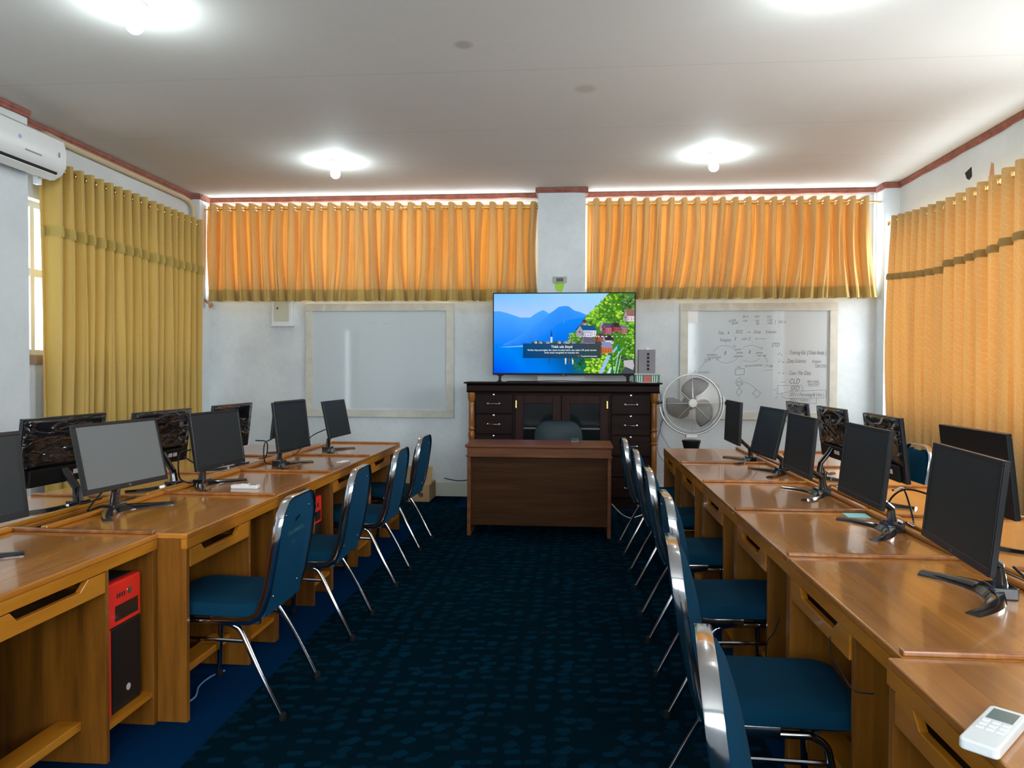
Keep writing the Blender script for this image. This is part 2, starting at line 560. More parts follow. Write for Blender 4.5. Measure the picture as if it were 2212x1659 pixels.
# curtain cloth: part of the daylight comes through
def cloth(name, col, trans, fac, scroll=False, lining=None):
    q = bpy.data.materials.new(name)
    q.use_nodes = True
    t = q.node_tree
    t.nodes.clear()
    N = NT(q)
    out = N.n('ShaderNodeOutputMaterial')
    dif = N.n('ShaderNodeBsdfPrincipled')
    dif.inputs['Roughness'].default_value = 0.55
    dif.inputs['Specular IOR Level'].default_value = 0.3
    dif.inputs['Sheen Weight'].default_value = 0.35
    tr = N.n('ShaderNodeBsdfTranslucent')
    mx = N.n('ShaderNodeMixShader')
    mx.inputs[0].default_value = fac
    v = N.coords((1, 1, 1), 'Object', False)
    wv = N.noise(v, 90, 2, 0.5)
    c1 = N.mix(wv, tuple(c * 0.9 for c in col), tuple(min(1, c * 1.08) for c in col))
    c2 = N.mix(wv, tuple(c * 0.92 for c in trans), trans)
    if scroll:
        mg = N.n('ShaderNodeTexMagic', turbulence_depth=3)
        mg.inputs['Scale'].default_value = 2.2
        mg.inputs['Distortion'].default_value = 1.6
        mp = N.n('ShaderNodeMapping')
        mp.inputs['Scale'].default_value = (0.3, 8, 6)
        N.l(v, mp.inputs[0])
        N.l(mp.outputs[0], mg.inputs['Vector'])
        k = N.ramp(mg.outputs['Fac'], [(0.46, (0, 0, 0)), (0.52, (1, 1, 1)), (0.60, (0, 0, 0))])
        kk = N.math('MULTIPLY', k, 0.32)
        c1 = N.mix(kk, c1, (0.80, 0.62, 0.33))
        c2 = N.mix(kk, c2, (0.66, 0.43, 0.17))
    N.l(c1, dif.inputs['Base Color'])
    N.l(c2, tr.inputs['Color'])
    N.l(dif.outputs[0], mx.inputs[1])
    N.l(tr.outputs[0], mx.inputs[2])
    N.l(mx.outputs[0], out.inputs[0])
    return q

M_curt = cloth('gold_curtain', (0.58, 0.385, 0.15), (0.54, 0.19, 0.018), 0.18)
M_curth = cloth('gold_curtain_hem', (0.44, 0.30, 0.08), (0.40, 0.22, 0.04), 0.09)
M_curtl = cloth('olive_gold_curtain', (0.57, 0.385, 0.098), (0.60, 0.36, 0.07), 0.09)
M_fringe = cloth('gold_fringe', (0.50, 0.36, 0.085), (0.6, 0.4, 0.06), 0.08)
M_curtr = cloth('embossed_gold_curtain', (0.55, 0.375, 0.15), (0.62, 0.27, 0.055), 0.13, True)
M_band = cloth('brown_gold_band', (0.40, 0.28, 0.085), (0.4, 0.25, 0.05), 0.15)

# window glass: see-through with a faint surface reflection
M_glass = bpy.data.materials.new('window_glass')
M_glass.use_nodes = True
M_glass.node_tree.nodes.clear()
N = NT(M_glass)
o_ = N.n('ShaderNodeOutputMaterial')
t_ = N.n('ShaderNodeBsdfTransparent')
t_.inputs[0].default_value = (0.93, 0.97, 0.97, 1)
g_ = N.n('ShaderNodeBsdfGlossy')
g_.inputs['Roughness'].default_value = 0.02
x_ = N.n('ShaderNodeMixShader')
x_.inputs[0].default_value = 0.06
N.l(t_.outputs[0], x_.inputs[1])
N.l(g_.outputs[0], x_.inputs[2])
N.l(x_.outputs[0], o_.inputs[0])
M_cabglass = pmat('dark_cabinet_glass', (0.006, 0.008, 0.009), 0.12, spec=0.3)

# whiteboard enamel
M_board = pmat('whiteboard_enamel', (0.56, 0.615, 0.645), 0.06, spec=0.5)
M_bframe = plaster('pale_board_frame', (0.62, 0.61, 0.54), 0.12, 9)

# crinkled black plastic film on monitor backs
M_film = pmat('crinkled_black_film', (0.008, 0.008, 0.010), 0.12, coat=0.3)
N = NT(M_film)
v = N.coords((1.0, 2.6, 9))
g = N.noise(v, 1.2, 2, 0.4)
h_ = N.noise(N.coords((1, 5, 16)), 1.0, 2, 0.4)
rdg = N.math('SUBTRACT', 1.0, N.math('MINIMUM', N.math('MULTIPLY', N.math('ABSOLUTE', N.math('SUBTRACT', g, 0.5)), 22.0), 1.0))
rd2 = N.math('SUBTRACT', 1.0, N.math('MINIMUM', N.math('MULTIPLY', N.math('ABSOLUTE', N.math('SUBTRACT', h_, 0.5)), 20.0), 1.0))
N.bump(N.math('ADD', rdg, N.math('MULTIPLY', rd2, 0.4)), 0.7, 0.008)

# lamp bulbs
M_bulb = pmat('lit_bulb', (0.9, 0.95, 1.0), 0.3, emit=(0.80, 0.95, 1.0), es=115.0)
# television picture
M_tv = bpy.data.materials.new('television_picture')
M_tv.use_nodes = True
M_tv.node_tree.nodes.clear()
N = NT(M_tv)
o_ = N.n('ShaderNodeOutputMaterial')
em = N.n('ShaderNodeEmission')
at = N.n('ShaderNodeVertexColor', layer_name='pic')
N.l(at.outputs['Color'], em.inputs[0])
em.inputs[1].default_value = 0.58
N.l(em.outputs[0], o_.inputs[0])

# ------------------------------------------------------------------ room shell
struct(MB().box(XL - 0.3, XR + 0.3, YF - 0.3, YB + 0.3, -0.12, 0), 'floor', M_floor)
struct(MB().box(XL - 0.3, XR + 0.3, YF - 0.3, YB + 0.3, ZC, ZC + 0.12), 'ceiling', M_ceil)

SIL, HED = 2.27, 3.275                         # back windows
b = MB()
b.box(XL - 0.25, XR + 0.25, YB, YB + 0.2, 0, SIL)
b.box(XL - 0.25, XR + 0.25, YB, YB + 0.2, HED, ZC)
b.box(XL - 0.25, -4.10, YB, YB + 0.2, SIL, HED)
b.box(-0.40, 0.11, YB, YB + 0.2, SIL, HED)
b.box(3.14, XR + 0.25, YB, YB + 0.2, SIL, HED)
struct(b, 'wall_back', M_wallb)
# the three piers of the back wall stand proud of it
struct(MB().box(-0.385, 0.110, 7.84, YB, 0, ZC), 'trim_1', M_wallb)
struct(MB().box(XL, -4.105, 7.85, YB, 0, ZC), 'trim_2', M_wall)
struct(MB().box(3.145, XR, 7.85, YB, 0, ZC), 'trim_3', M_wall)
# left wall: doorway near the camera, tall window behind the curtains
b = MB()
b.box(XL - 0.22, XL, YF, 1.8, 0, ZC)
b.box(XL - 0.22, XL, 1.8, 2.8, 2.15, ZC)
b.box(XL - 0.22, XL, 2.8, 5.22, 0, ZC)
b.box(XL - 0.22, XL, 5.22, 7.78, 0, 1.50)
b.box(XL - 0.22, XL, 5.22, 7.78, 2.72, ZC)
b.box(XL - 0.22, XL, 7.78, YB + 0.2, 0, ZC)
b.box(XL, -4.07, 4.2, 5.235, 0, ZC)            # shallow pier that carries the air conditioner
struct(b, 'wall_left', M_wall)
b = MB()
b.box(XR, XR + 0.22, YF, 3.5, 0, ZC)
b.box(XR, XR + 0.22, 3.5, 7.82, 0, 1.0)
b.box(XR, XR + 0.22, 3.5, 7.82, 2.84, ZC)
b.box(XR, XR + 0.22, 7.82, YB + 0.2, 0, ZC)
struct(b, 'wall_right', M_wall)
b = MB()
b.box(XL - 0.25, XR + 0.25, YF - 0.2, YF, 0, 1.3)
b.box(XL - 0.25, XR + 0.25, YF - 0.2, YF, 2.9, ZC)
b.box(XL - 0.25, -2.5, YF - 0.2, YF, 1.3, 2.9)
b.box(3.0, XR + 0.25, YF - 0.2, YF, 1.3, 2.9)
struct(b, 'wall_front', M_wall)

def window(n, u0, u1, z0, z1, mull, rails, fn, deep=0.04, fw=0.045):
    """frame bars and one pane; fn(u, z, t) -> point, t across the wall"""
    f = MB()
    def bar(a0, a1, c0, c1, deep=deep):
        vs = [fn(u, z, t) for t in (-deep, deep) for z in (c0, c1) for u in (a0, a1)]
        f.add(vs, [(0, 2, 3, 1), (4, 5, 7, 6), (0, 1, 5, 4), (2, 6, 7, 3), (0, 4, 6, 2), (1, 3, 7, 5)])
    bar(u0, u1, z0, z0 + fw)
    bar(u0, u1, z1 - fw, z1)
    bar(u0, u0 + fw, z0 + fw, z1 - fw)
    bar(u1 - fw, u1, z0 + fw, z1 - fw)
    for q in mull: bar(q - fw / 2, q + fw / 2, z0 + fw, z1 - fw, deep * 0.85)
    for q in rails: bar(u0 + fw, u1 - fw, q - fw * 0.7, q + fw * 0.7, deep * 0.7)
    root = tag(f.build('window_%d' % n, M_wframe), kind='structure')
    g = MB().add([fn(u0, z0, 0), fn(u1, z0, 0), fn(u1, z1, 0), fn(u0, z1, 0)], [(0, 1, 2, 3)])
    g.build('pane', M_glass, root)
    return root
window(1, -4.10, -0.40, SIL, HED, (-3.2, -2.25, -1.3), (), lambda u, z, t: Vector((u, YB + 0.12 + t, z)))
window(2, 0.11, 3.14, SIL, HED, (0.85, 1.62, 2.4), (), lambda u, z, t: Vector((u, YB + 0.12 + t, z)))
w3 = window(3, 5.22, 7.78, 1.50, 2.72, (5.58, 6.5, 7.2), (2.16,), lambda u, z, t: Vector((XL - 0.14 + t, u, z)))
MB().box(XL - 0.21, XL + 0.015, 5.24, 7.78, 1.425, 1.50).build('window_sill', M_sill, w3)
window(4, 3.5, 7.82, 1.0, 2.84, (4.5, 5.55, 6.6), (), lambda u, z, t: Vector((XR + 0.14 + t, u, z)))
window(5, -2.5, 3.0, 1.3, 2.9, (-1.4, -0.3, 0.8, 1.9), (), lambda u, z, t: Vector((u, YF - 0.12 + t, z)))  # unseen window behind the camera, widened to add fill light
# door opening on the left wall: frame and half-open glazed leaf
d = MB()
d.box(XL - 0.22, XL + 0.02, 1.74, 1.8, 0, 2.21)
d.box(XL - 0.22, XL + 0.02, 2.8, 2.86, 0, 2.21)
d.box(XL - 0.22, XL + 0.02, 1.8, 2.8, 2.15, 2.21)
d1 = struct(d, 'door_1', M_wframe)
MB().box(XL - 0.13, XL - 0.12, 1.8, 2.8, 0, 2.15).build('door_glass', M_glass, d1)

# cornice, slightly ragged where the paint line wanders
def cornice(n, a, b_, nrm, z0=3.257, z1=3.306, t=0.028):
    a, b_ = Vector((*a, 0)), Vector((*b_, 0))
    nr = Vector((*nrm, 0))
    L = (b_ - a).length
    k = max(2, int(L / 0.12))
    q = MB()
    vs, fs = [], []
    for i in range(k + 1):
        p = a.lerp(b_, i / k)
        lo = z0 + R.uniform(-0.006, 0.006)
        vs += [p + Vector((0, 0, lo)), p + nr * t * 0.7 + Vector((0, 0, lo + 0.004)), p + nr * t * 0.7 + Vector((0, 0, z0 + 0.022)), p + nr * t + Vector((0, 0, z0 + 0.026)), p + nr * t + Vector((0, 0, z1)), p + Vector((0, 0, z1))]
    for i in range(k):
        for j in range(6):
            fs.append((i * 6 + j, i * 6 + (j + 1) % 6, (i + 1) * 6 + (j + 1) % 6, (i + 1) * 6 + j))
    fs += [tuple(reversed(range(6))), tuple(k * 6 + j for j in range(6))]
    q.add(vs, fs)
    return struct(q, 'trim_%d' % n, M_trim)
E_ = 0.002
cornice(4, (XL + E_, 5.24), (XL + E_, 7.85), (1, 0))
cornice(5, (-4.07 + E_, 4.2), (-4.07 + E_, 5.235), (1, 0))
cornice(6, (XR - E_, YF + 0.02), (XR - E_, 7.85), (-1, 0))
cornice(7, (-4.105, YB - E_), (-0.385, YB - E_), (0, -1))
cornice(8, (0.11, YB - E_), (3.145, YB - E_), (0, -1))
cornice(9, (-0.413, 7.84 - E_), (0.138, 7.84 - E_), (0, -1))
cornice(10, (XL, 7.85 - E_), (-4.08, 7.85 - E_), (0, -1))
cornice(11, (3.12, 7.85 - E_), (XR, 7.85 - E_), (0, -1))
cornice(12, (-0.385 - E_, 7.84), (-0.385 - E_, YB), (-1, 0))
cornice(13, (0.11 + E_, 7.84), (0.11 + E_, YB), (1, 0))
cornice(14, (-4.105 + E_, 7.85), (-4.105 + E_, YB), (1, 0))
cornice(15, (3.145 - E_, 7.85), (3.145 - E_, YB), (-1, 0))
b = MB()
b.box(-4.105, -0.385, YB - 0.012, YB, 0, 0.15)
b.box(0.11, 3.145, YB - 0.012, YB, 0, 0.15)
struct(b, 'baseboard_back', M_base)
# broken holes in the plaster above the right curtain
for nm, pts, mt, lb in (('wall_hole', [(6.60, 3.075), (6.50, 3.10), (6.49, 3.02), (6.53, 3.0), (6.57, 3.02)], M_dark, 'dark ragged hole in the white plaster above the right curtain'),
                        ('brick_hole', [(6.235, 2.93), (6.20, 3.055), (6.17, 3.03), (6.16, 2.93)], M_peg, 'pointed chip showing red brick above the right curtain')):
    q = MB().prism(pts, lambda a, c, t: Vector((XR - t, a, c)), -0.004, 0.003)
    tag(q.build(nm, mt), lb, 'wall hole')

# patterned runner down the aisle
tag(MB().prism([(-1.365, YF + 0.05), (0.72, YF + 0.05), (0.72, 6.56), (3.0, 6.56), (3.0, 8.02), (0.9, 8.02), (0.9, 7.40), (-1.2, 7.40), (-1.2, 8.02), (-2.3, 8.02), (-2.3, 6.56), (-1.365, 6.56)], lambda a, c, t: Vector((a, c, t)), 0.0005, 0.004).build('carpet_runner', M_rug), 'dark blue patterned carpet laid down the aisle over plain blue carpet', 'carpet')

# ------------------------------------------------------------------ curtains
def curtain(name, label, cat, n_fold, lam, path, ztop, zbot, mat, amp=0.045, hem=None, band=None, grom=True, flare=0.0, seed=1, rows=16, ring_z=None, hem_mat=None, band_mat=None, group=None, vfun=None, phase=0.0):
    """path(s) -> (point on rod line at z=0, tangent, normal); s in metres along the rod. ztop(s)."""
    rr = random.Random(seed)
    root = thing(name, label, cat, (0, 0, 0), 0, group)
    per = 20
    nc = n_fold * per
    jit = [rr.uniform(-0.16, 0.16) for _ in range(n_fold + 2)]
    jam = [rr.uniform(0.75, 1.2) for _ in range(n_fold + 2)]
    jsh = [rr.uniform(-1, 1) for _ in range(n_fold + 2)]
    L = n_fold * lam
    holes = set()
    def fold(f):
        """one eyelet fold: broad back, quick turn, narrower front ridge; returns (offset, sideways lean)"""
        f = f % 1.0
        sm = lambda t: t * t * (3 - 2 * t)
        if f < 0.40: return -1.0 + 0.16 * math.sin(PI * f / 0.40), 0.0
        if f < 0.55:
            t = (f - 0.40) / 0.15
            return -1 + 2 * sm(t), -math.sin(PI * t)
        if f < 0.85: return 1.0 + 0.12 * math.sin(PI * (f - 0.55) / 0.30), 0.0
        t = (f - 0.85) / 0.15
        return 1 - 2 * sm(t), math.sin(PI * t)
    def pt(i, z, zt, zb):
        s = i / per * lam
        d = (zt - z) / (zt - zb)                        # 0 top, 1 bottom
        k = i / per
        a = min(n_fold - 1, max(0, int(k)))
        fr = k - a
        w = fr * fr * (3 - 2 * fr)
        ja = jam[a] * (1 - w) + jam[a + 1] * w
        js = jsh[a] * (1 - w) + jsh[a + 1] * w
        j2 = jit[a] * (1 - w) + jit[a + 1] * w
        off, lean = fold(k + phase)
        am = amp * (1.0 + d * (ja - 1) * 1.3 - 0.18 * d)
        mid = math.sin(PI * min(1, d * 1.1))
        wr = 0.012 * mid * math.sin(4 * PI * k + 3 * js + 2.2 * d) + 0.009 * d * math.sin(7 * PI * k + 9 * j2 + 1.5 * d)
        sh = lam * (0.34 * js * d * d + 0.9 * j2 * mid) + lam * 0.10 * lean * (0.3 + 0.9 * d)
        s2 = s + sh
        if vfun: s2 = vfun(s2, d, L)
        p, t, nrm = path(s2, L)
        return Vector(p) + Vector(nrm) * (am * off + wr) + Vector((0, 0, z))
    zs_f = []
    ring = 0.045 if ring_z is None else ring_z
    head = [0, ring - 0.017, ring + 0.017]
    for r_ in range(rows + 1):
        zs_f.append(r_ / rows)
    q = MB()
    grid = []
    def ztb(i):
        s = i / per * lam
        return ztop(s / L), zbot(s / L)
    nrows = 3 + rows
    for r_ in range(nrows):
        row = []
        for i in range(nc + 1):
            zt, zb = ztb(i)
            if r_ < 3: z = zt - head[r_]
            else:
                z0 = zt - head[2]
                z = z0 + (zb - z0) * ((r_ - 2) / rows)
            # scalloped top between the rings
            if r_ == 0: z -= 0.009 * (0.5 + 0.5 * math.cos(2 * PI * (i / per - 0.70)) * -1)
            row.append(pt(i, z, zt, zb))
        grid.append(row)
    vs = [p for row in grid for p in row]
    fs, hemf = [], []
    for r_ in range(nrows - 1):
        for i in range(nc):
            if r_ == 1 and grom and (i % per) in (9, 18):
                continue                                     # eyelet openings
            f = (r_ * (nc + 1) + i, r_ * (nc + 1) + i + 1, (r_ + 1) * (nc + 1) + i + 1, (r_ + 1) * (nc + 1) + i)
            (hemf if hem and r_ >= nrows - 1 - hem else fs).append(f)
    q.add(vs, fs, 0)
    o = q.build('drape', mat, root, smooth=True, fix=False)
    if hem:
        h = MB()
        used = sorted({i for f in hemf for i in f})
        ix = {a: b_ for b_, a in enumerate(used)}
        h.add([vs[a] for a in used], [tuple(ix[a] for a in f) for f in hemf])
        h.build('hem', hem_mat or mat, root, smooth=True, fix=False)
    if band:                                                 # sewn valance band, standing just off the drape
        bz0, bz1, tooth = band
        h = MB()
        v2 = []
        fl = []
        sub = 1
        for i in range(nc + 1):
            zt, zb = ztb(i)
            for (zz, oo) in ((zt - bz0, 0.006), (zt - (bz0 + bz1) / 2, 0.014), (zt - bz1 - (tooth * rr.random()), 0.012)):
                p = pt(i, zz, zt, zb)
                pp, t, nrm = path(i / per * lam, L)
                v2.append(p + Vector(nrm) * oo)
        for i in range(nc):
            for j in range(2):
                fl.append((i * 3 + j, (i + 1) * 3 + j, (i + 1) * 3 + j + 1, i * 3 + j + 1))
        h.add(v2, fl)
        h.build('valance_band', band_mat or mat, root, smooth=True, fix=False)
    if grom:
        proto = None
        for k in range(2 * n_fold):
            i = (k // 2) * per + (9.5 if k % 2 == 0 else 18.5)
            zt, zb = ztb(i)
            p0, p1 = pt(i - 0.5, zt - ring, zt, zb), pt(i + 0.5, zt - ring, zt, zb)
            c = pt(i, zt - ring, zt, zb)
            t = (p1 - p0).normalized()
            nz = Vector((0, 0, 1))
            nn = t.cross(nz).normalized()
            if proto is None:
                g = MB()
                g.tube([Vector((0.022 * math.cos(a), 0.022 * math.sin(a), 0)) for a in [2 * PI * j / 14 for j in range(14)]], 0.0055, 6, True)
                proto = g.build('grommet', M_brass, root, smooth=True)
                og = proto
            else:
                og = proto.copy()
                COL.objects.link(og)
                og.parent = root
            og.matrix_basis = Matrix(((t.x, nz.x, nn.x, c.x), (t.y, nz.y, nn.y, c.y), (t.z, nz.z, nn.z, c.z), (0, 0, 0, 1)))
    return root

def rod(name, label, a, b_, r=0.0125, mat=None, fin=True, brackets=()):
    root = thing(name, label, 'curtain rod', a)
    a, b_ = Vector(a), Vector(b_)
    d = b_ - a
    MB().tube([Vector((0, 0, 0)), d * 0.5, d], r, 12).build('pole', mat or M_brass, root, smooth=True)
    if fin:
        for e in (Vector((0, 0, 0)), d):
            sg = -1 if e.length < 1e-6 else 1
            u = d.normalized() * sg
            MB().tube([e, e + u * 0.012, e + u * 0.02, e + u * 0.04, e + u * 0.048], [r, r * 1.2, r * 1.7, r * 1.5, r * 0.5], 12).build('finial', mat or M_brass, root, smooth=True)
    for (p, w) in brackets:
        q = MB().tube([Vector(p) - a, Vector(w) - a], 0.008, 8)
        q.build('bracket', mat or M_brass, root, smooth=True)
    return root

YC = 7.955
def along_x(x0, y):
    return lambda s, L: ((x0 + s, y, 0), (1, 0, 0), (0, -1, 0))
def along_y(x, y0, sgn, nx):
    return lambda s, L: ((x, y0 + sgn * s, 0), (0, sgn, 0), (nx, 0, 0))
curtain('curtain', 'long gold half-height curtain backlit orange, left of the pier on the back wall', 'curtain', 25, 3.70 / 25, along_x(-4.095, YC),
        lambda t: 3.220 - 0.032 * t, lambda t: 2.150 - 0.010 * t, M_curt, 0.058, hem=2, hem_mat=M_curth, seed=3, ring_z=0.055)
def flare_r(s, d, L):
    t = s / L
    return s + d * d * (-0.045 * (1 - t) ** 3 + 0.085 * max(0, (t - 0.55) / 0.45) - 0.10 * math.sin(PI * t) * 0.7)
curtain('curtain', 'shorter gold half-height curtain backlit orange, right of the pier on the back wall', 'curtain', 22, 2.89 / 22, along_x(0.135, YC),
        lambda t: 3.212 - 0.018 * t, lambda t: 2.153, M_curt, 0.060, hem=2, hem_mat=M_curth, seed=11, ring_z=0.055, vfun=flare_r)
rod('curtain_rod', 'thin brass rod of the long left curtain on the back wall', (-4.10, YC, 3.220 - 0.055), (-0.39, YC, 3.188 - 0.055), 0.010, fin=False)
rod('curtain_rod', 'thin brass rod of the right back curtain, bare at its right end', (0.115, YC, 3.157), (3.14, YC, 3.139), 0.010, fin=False)
XCL = -4.085
curtain('curtain', 'olive gold floor-length curtain beside the air conditioner on the left wall', 'curtain', 10, 0.131, along_y(XCL, 5.44, 1, 1),
        lambda t: 3.015, lambda t: 0.25, M_curtl, 0.058, band=(0.50, 0.58, 0.02), band_mat=M_fringe, seed=5, ring_z=0.05, rows=22)
curtain('curtain', 'olive gold floor-length curtain at the back corner of the left wall', 'curtain', 8, 0.126, along_y(XCL, 6.775, 1, 1),
        lambda t: 3.01, lambda t: 0.25, M_curtl, 0.058, band=(0.50, 0.58, 0.02), band_mat=M_fringe, seed=8, ring_z=0.05, rows=22)
rod('curtain_rod', 'brass rod of the olive gold curtains on the left wall', (XCL, 5.40, 2.963), (XCL, 7.80, 2.958), 0.011, brackets=[((XCL, 7.79, 2.958), (XL, 7.79, 2.958)), ((XCL, 5.43, 2.963), (XL, 5.43, 2.963))])
XCR = 3.12
sag = lambda y: 2.918 - 0.085 * math.sin(PI * min(1, max(0, (7.62 - y) / 2.7)))
def bulge(s, d, L):
    return s - 0.10 * math.sin(PI * min(1, d * 1.15)) * (1 - s / L) + 0.16 * d * (s / L - 0.35) * 0
curtain('curtain', 'narrow embossed gold curtain nearest the back corner of the right wall', 'curtain', 7, 0.148, along_y(XCR, 7.585, -1, -1),
        lambda t: sag(7.585 - t * 1.036), lambda t: 0.20, M_curtr, 0.058, band=(0.555, 0.615, 0.0), band_mat=M_band, seed=14, ring_z=0.055, rows=22, vfun=bulge)
curtain('curtain', 'middle embossed gold curtain on the right wall, under the plaster holes', 'curtain', 5, 0.160, along_y(XCR, 6.545, -1, -1),
        lambda t: sag(6.545 - t * 0.815), lambda t: 0.20, M_curtr, 0.056, band=(0.515, 0.575, 0.0), band_mat=M_band, seed=21, ring_z=0.055, rows=22)
curtain('curtain', 'embossed gold curtain cut by the right edge, nearest the camera', 'curtain', 5, 0.165, along_y(XCR, 5.735, -1, -1),
        lambda t: sag(5.735 - t * 0.825), lambda t: 0.20, M_curtr, 0.058, band=(0.50, 0.56, 0.0), band_mat=M_band, seed=29, ring_z=0.055, rows=22)
rod('curtain_rod', 'pale brass rod with a round end on the right wall', (XCR, 7.66, 2.862), (XCR, 6.60, 2.79), 0.0135, brackets=[((XCR, 7.64, 2.86), (XR, 7.64, 2.86))])
# wooden peg left in the left corner below the long curtain
q = MB().tube([(-4.2, 8.0, 2.235), (-4.03, 7.915, 2.11), (-4.005, 7.90, 2.095)], [0.014, 0.014, 0.03], 10)
tag(q.build('wall_peg', M_peg, smooth=True), 'small copper brown peg with a round knob in the back left corner', 'wall peg')

# ------------------------------------------------------------------ air conditioner and its pipe
ac = thing('air_conditioner', 'white split air conditioner high on the left wall', 'air conditioner', (-4.068, 4.55, 2.83))
LA = 0.835
prof = [(0, 0.02), (0.10, 0.0), (0.165, 0.035), (0.20, 0.09), (0.205, 0.20), (0.185, 0.285), (0.15, 0.31), (0, 0.31)]
MB().prism(prof, lambda a, c, t: Vector((a, t, c)), 0, LA).build('housing', M_white, ac, smooth=True, bevel=0.012, seg=3)
MB().prism([(0.118, 0.004), (0.162, 0.03), (0.168, 0.048), (0.12, 0.02)], lambda a, c, t: Vector((a + 0.006, t, c - 0.004)), 0.05, LA - 0.07).build('air_outlet', M_dark, ac)
MB().prism([(0.118, -0.012), (0.176, 0.018), (0.178, 0.024), (0.118, -0.006)], lambda a, c, t: Vector((a, t, c - 0.004)), 0.05, LA - 0.07).build('louver', M_white, ac)
MB().box(0.2055, 0.209, LA - 0.10, LA - 0.085, 0.15, 0.185).build('display', M_grey, ac)
MB().box(0.203, 0.2065, 0.40, 0.56, 0.108, 0.118).build('maker_plate', M_grey, ac)
MB().box(0.205, 0.2085, 0.335, 0.36, 0.175, 0.20).build('indicator', pmat('violet_led', (0.4, 0.4, 0.8), 0.4), ac)
MB().box(0.03, 0.07, LA - 0.14, LA - 0.10, -0.055, 0.01).build('wall_clip', M_white, ac)
pp = smooth_path([(-4.03, 5.40, 3.15), (-4.13, 5.50, 3.225), (-4.165, 5.8, 3.232), (-4.165, 6.6, 3.228), (-4.165, 7.4, 3.225), (-4.16, 7.68, 3.215), (-4.15, 7.79, 3.15), (-4.15, 7.80, 3.04), (-4.15, 7.80, 2.9)], 5)
tag(MB().tube(pp, 0.026, 10).build('air_conditioner_pipe', M_pipe, smooth=True), 'beige taped pipe running along the left wall under the cornice', 'pipe')

# ------------------------------------------------------------------ ceiling lamps
def lamp(x, y, label):
    t = thing('ceiling_lamp', label, 'ceiling lamp', (x, y, ZC), 0, 'bare bulbs on the ceiling')
    MB().lathe([(0.062, 0), (0.062, -0.008), (0.045, -0.02), (0.033, -0.024), (0.030, -0.05), (0.026, -0.056)], n=24).build('lamp_holder', M_white, t, smooth=True)
    MB().lathe([(0.014, -0.056), (0.026, -0.066), (0.040, -0.095), (0.043, -0.115), (0.038, -0.137), (0.022, -0.152), (0.004, -0.157)], n=24).build('bulb', M_bulb, t, smooth=True)
    return t
lamp(-2.20, 6.70, 'lit white bulb on the ceiling before the long left curtain')
lamp(1.22, 6.70, 'lit white bulb on the ceiling before the right back curtain')
lamp(-2.305, 3.74, 'lit white bulb cut by the top edge at the left of the photo')
lamp(1.26, 3.74, 'lit white bulb just above the top right of the photo')

# ------------------------------------------------------------------ whiteboards
def board(x0, x1, z0, z1, label):
    t = thing('whiteboard', label, 'whiteboard', ((x0 + x1) / 2, YB, z0))
    w, h = x1 - x0, z1 - z0
    fr = 0.085
    MB().box(-w / 2 + fr - 0.01, w / 2 - fr + 0.01, -0.018, -0.004, fr - 0.01, h - fr + 0.01).build('writing_surface', M_board, t)
    f = MB()
    f.box(-w / 2, w / 2, -0.034, -0.002, 0, fr)
    f.box(-w / 2, w / 2, -0.034, -0.002, h - fr, h)
    f.box(-w / 2, -w / 2 + fr, -0.034, -0.002, fr, h - fr)
    f.box(w / 2 - fr, w / 2, -0.034, -0.002, fr, h - fr)
    f.build('frame', M_bframe, t, bevel=0.004)
    return t
wl = board(-2.985, -1.315, 0.866, 2.125, 'blank whiteboard in a pale frame left of the television')
wr = board(1.125, 2.760, 0.874, 2.115, 'whiteboard covered in grey marker notes behind the fan')
# marker notes; drawn in a 2212-unit wide sketch of the board and scaled on to it
def bx(px, py):
    u = (px - 155) / (2045 - 155) * 1.635 - 0.8175
    z = 1.241 - (py - 85) / (1480 - 85) * 1.241
    return u, z
def bp(px, py, y=-0.0195):
    u, z = bx(px, py)
    return Vector((u, y, z))
def stroke(pts, w=4):
    mb = MB()
    P = [bp(a, c, -0.0195) for a, c in pts]
    for a, c in zip(P, P[1:]):
        d = (c - a)
        if d.length < 1e-6: continue
        s_ = Vector((d.z, 0, -d.x)).normalized() * (w * 0.00043)
        e_ = d.normalized() * (w * 0.0003)
        mb.add([a - s_ - e_, a + s_ - e_, c + s_ + e_, c - s_ + e_], [(0, 1, 2, 3)])
    mb.build('marker_line', M_ink, wr, fix=False)
def word(s, x0, x1, y, size, rot=0.0):
    """one handwritten word group, x0..x1 wide on the sketch"""
    k = 1.635 / 1890
    g = text_mb(MB(), s, 1.0, lambda a, b_: Vector((a, 0, b_)), 0, 'LEFT', 0.3, None, 0.004)
    xa = min(q_[0] for q_ in g.v); xb = max(q_[0] for q_ in g.v)
    kx, kz = (x1 - x0) * k / (xb - xa), size * k
    c, n = math.cos(rot), math.sin(rot)
    o_ = bp(x0, y)
    g.v = [tuple(o_ + Vector(((a - xa) * kx * c - z * kz * n, 0, (a - xa) * kx * n + z * kz * c))) for a, _, z in g.v]
    g.build('marker_note', M_ink, wr, fix=False)
def ell(cx, cy, rx_, ry_, a0, a1, w=3.5, n=22):
    stroke([(cx + rx_ * math.cos(math.radians(a0 + (a1 - a0) * i / n)), cy - ry_ * math.sin(math.radians(a0 + (a1 - a0) * i / n))) for i in range(n + 1)], w)
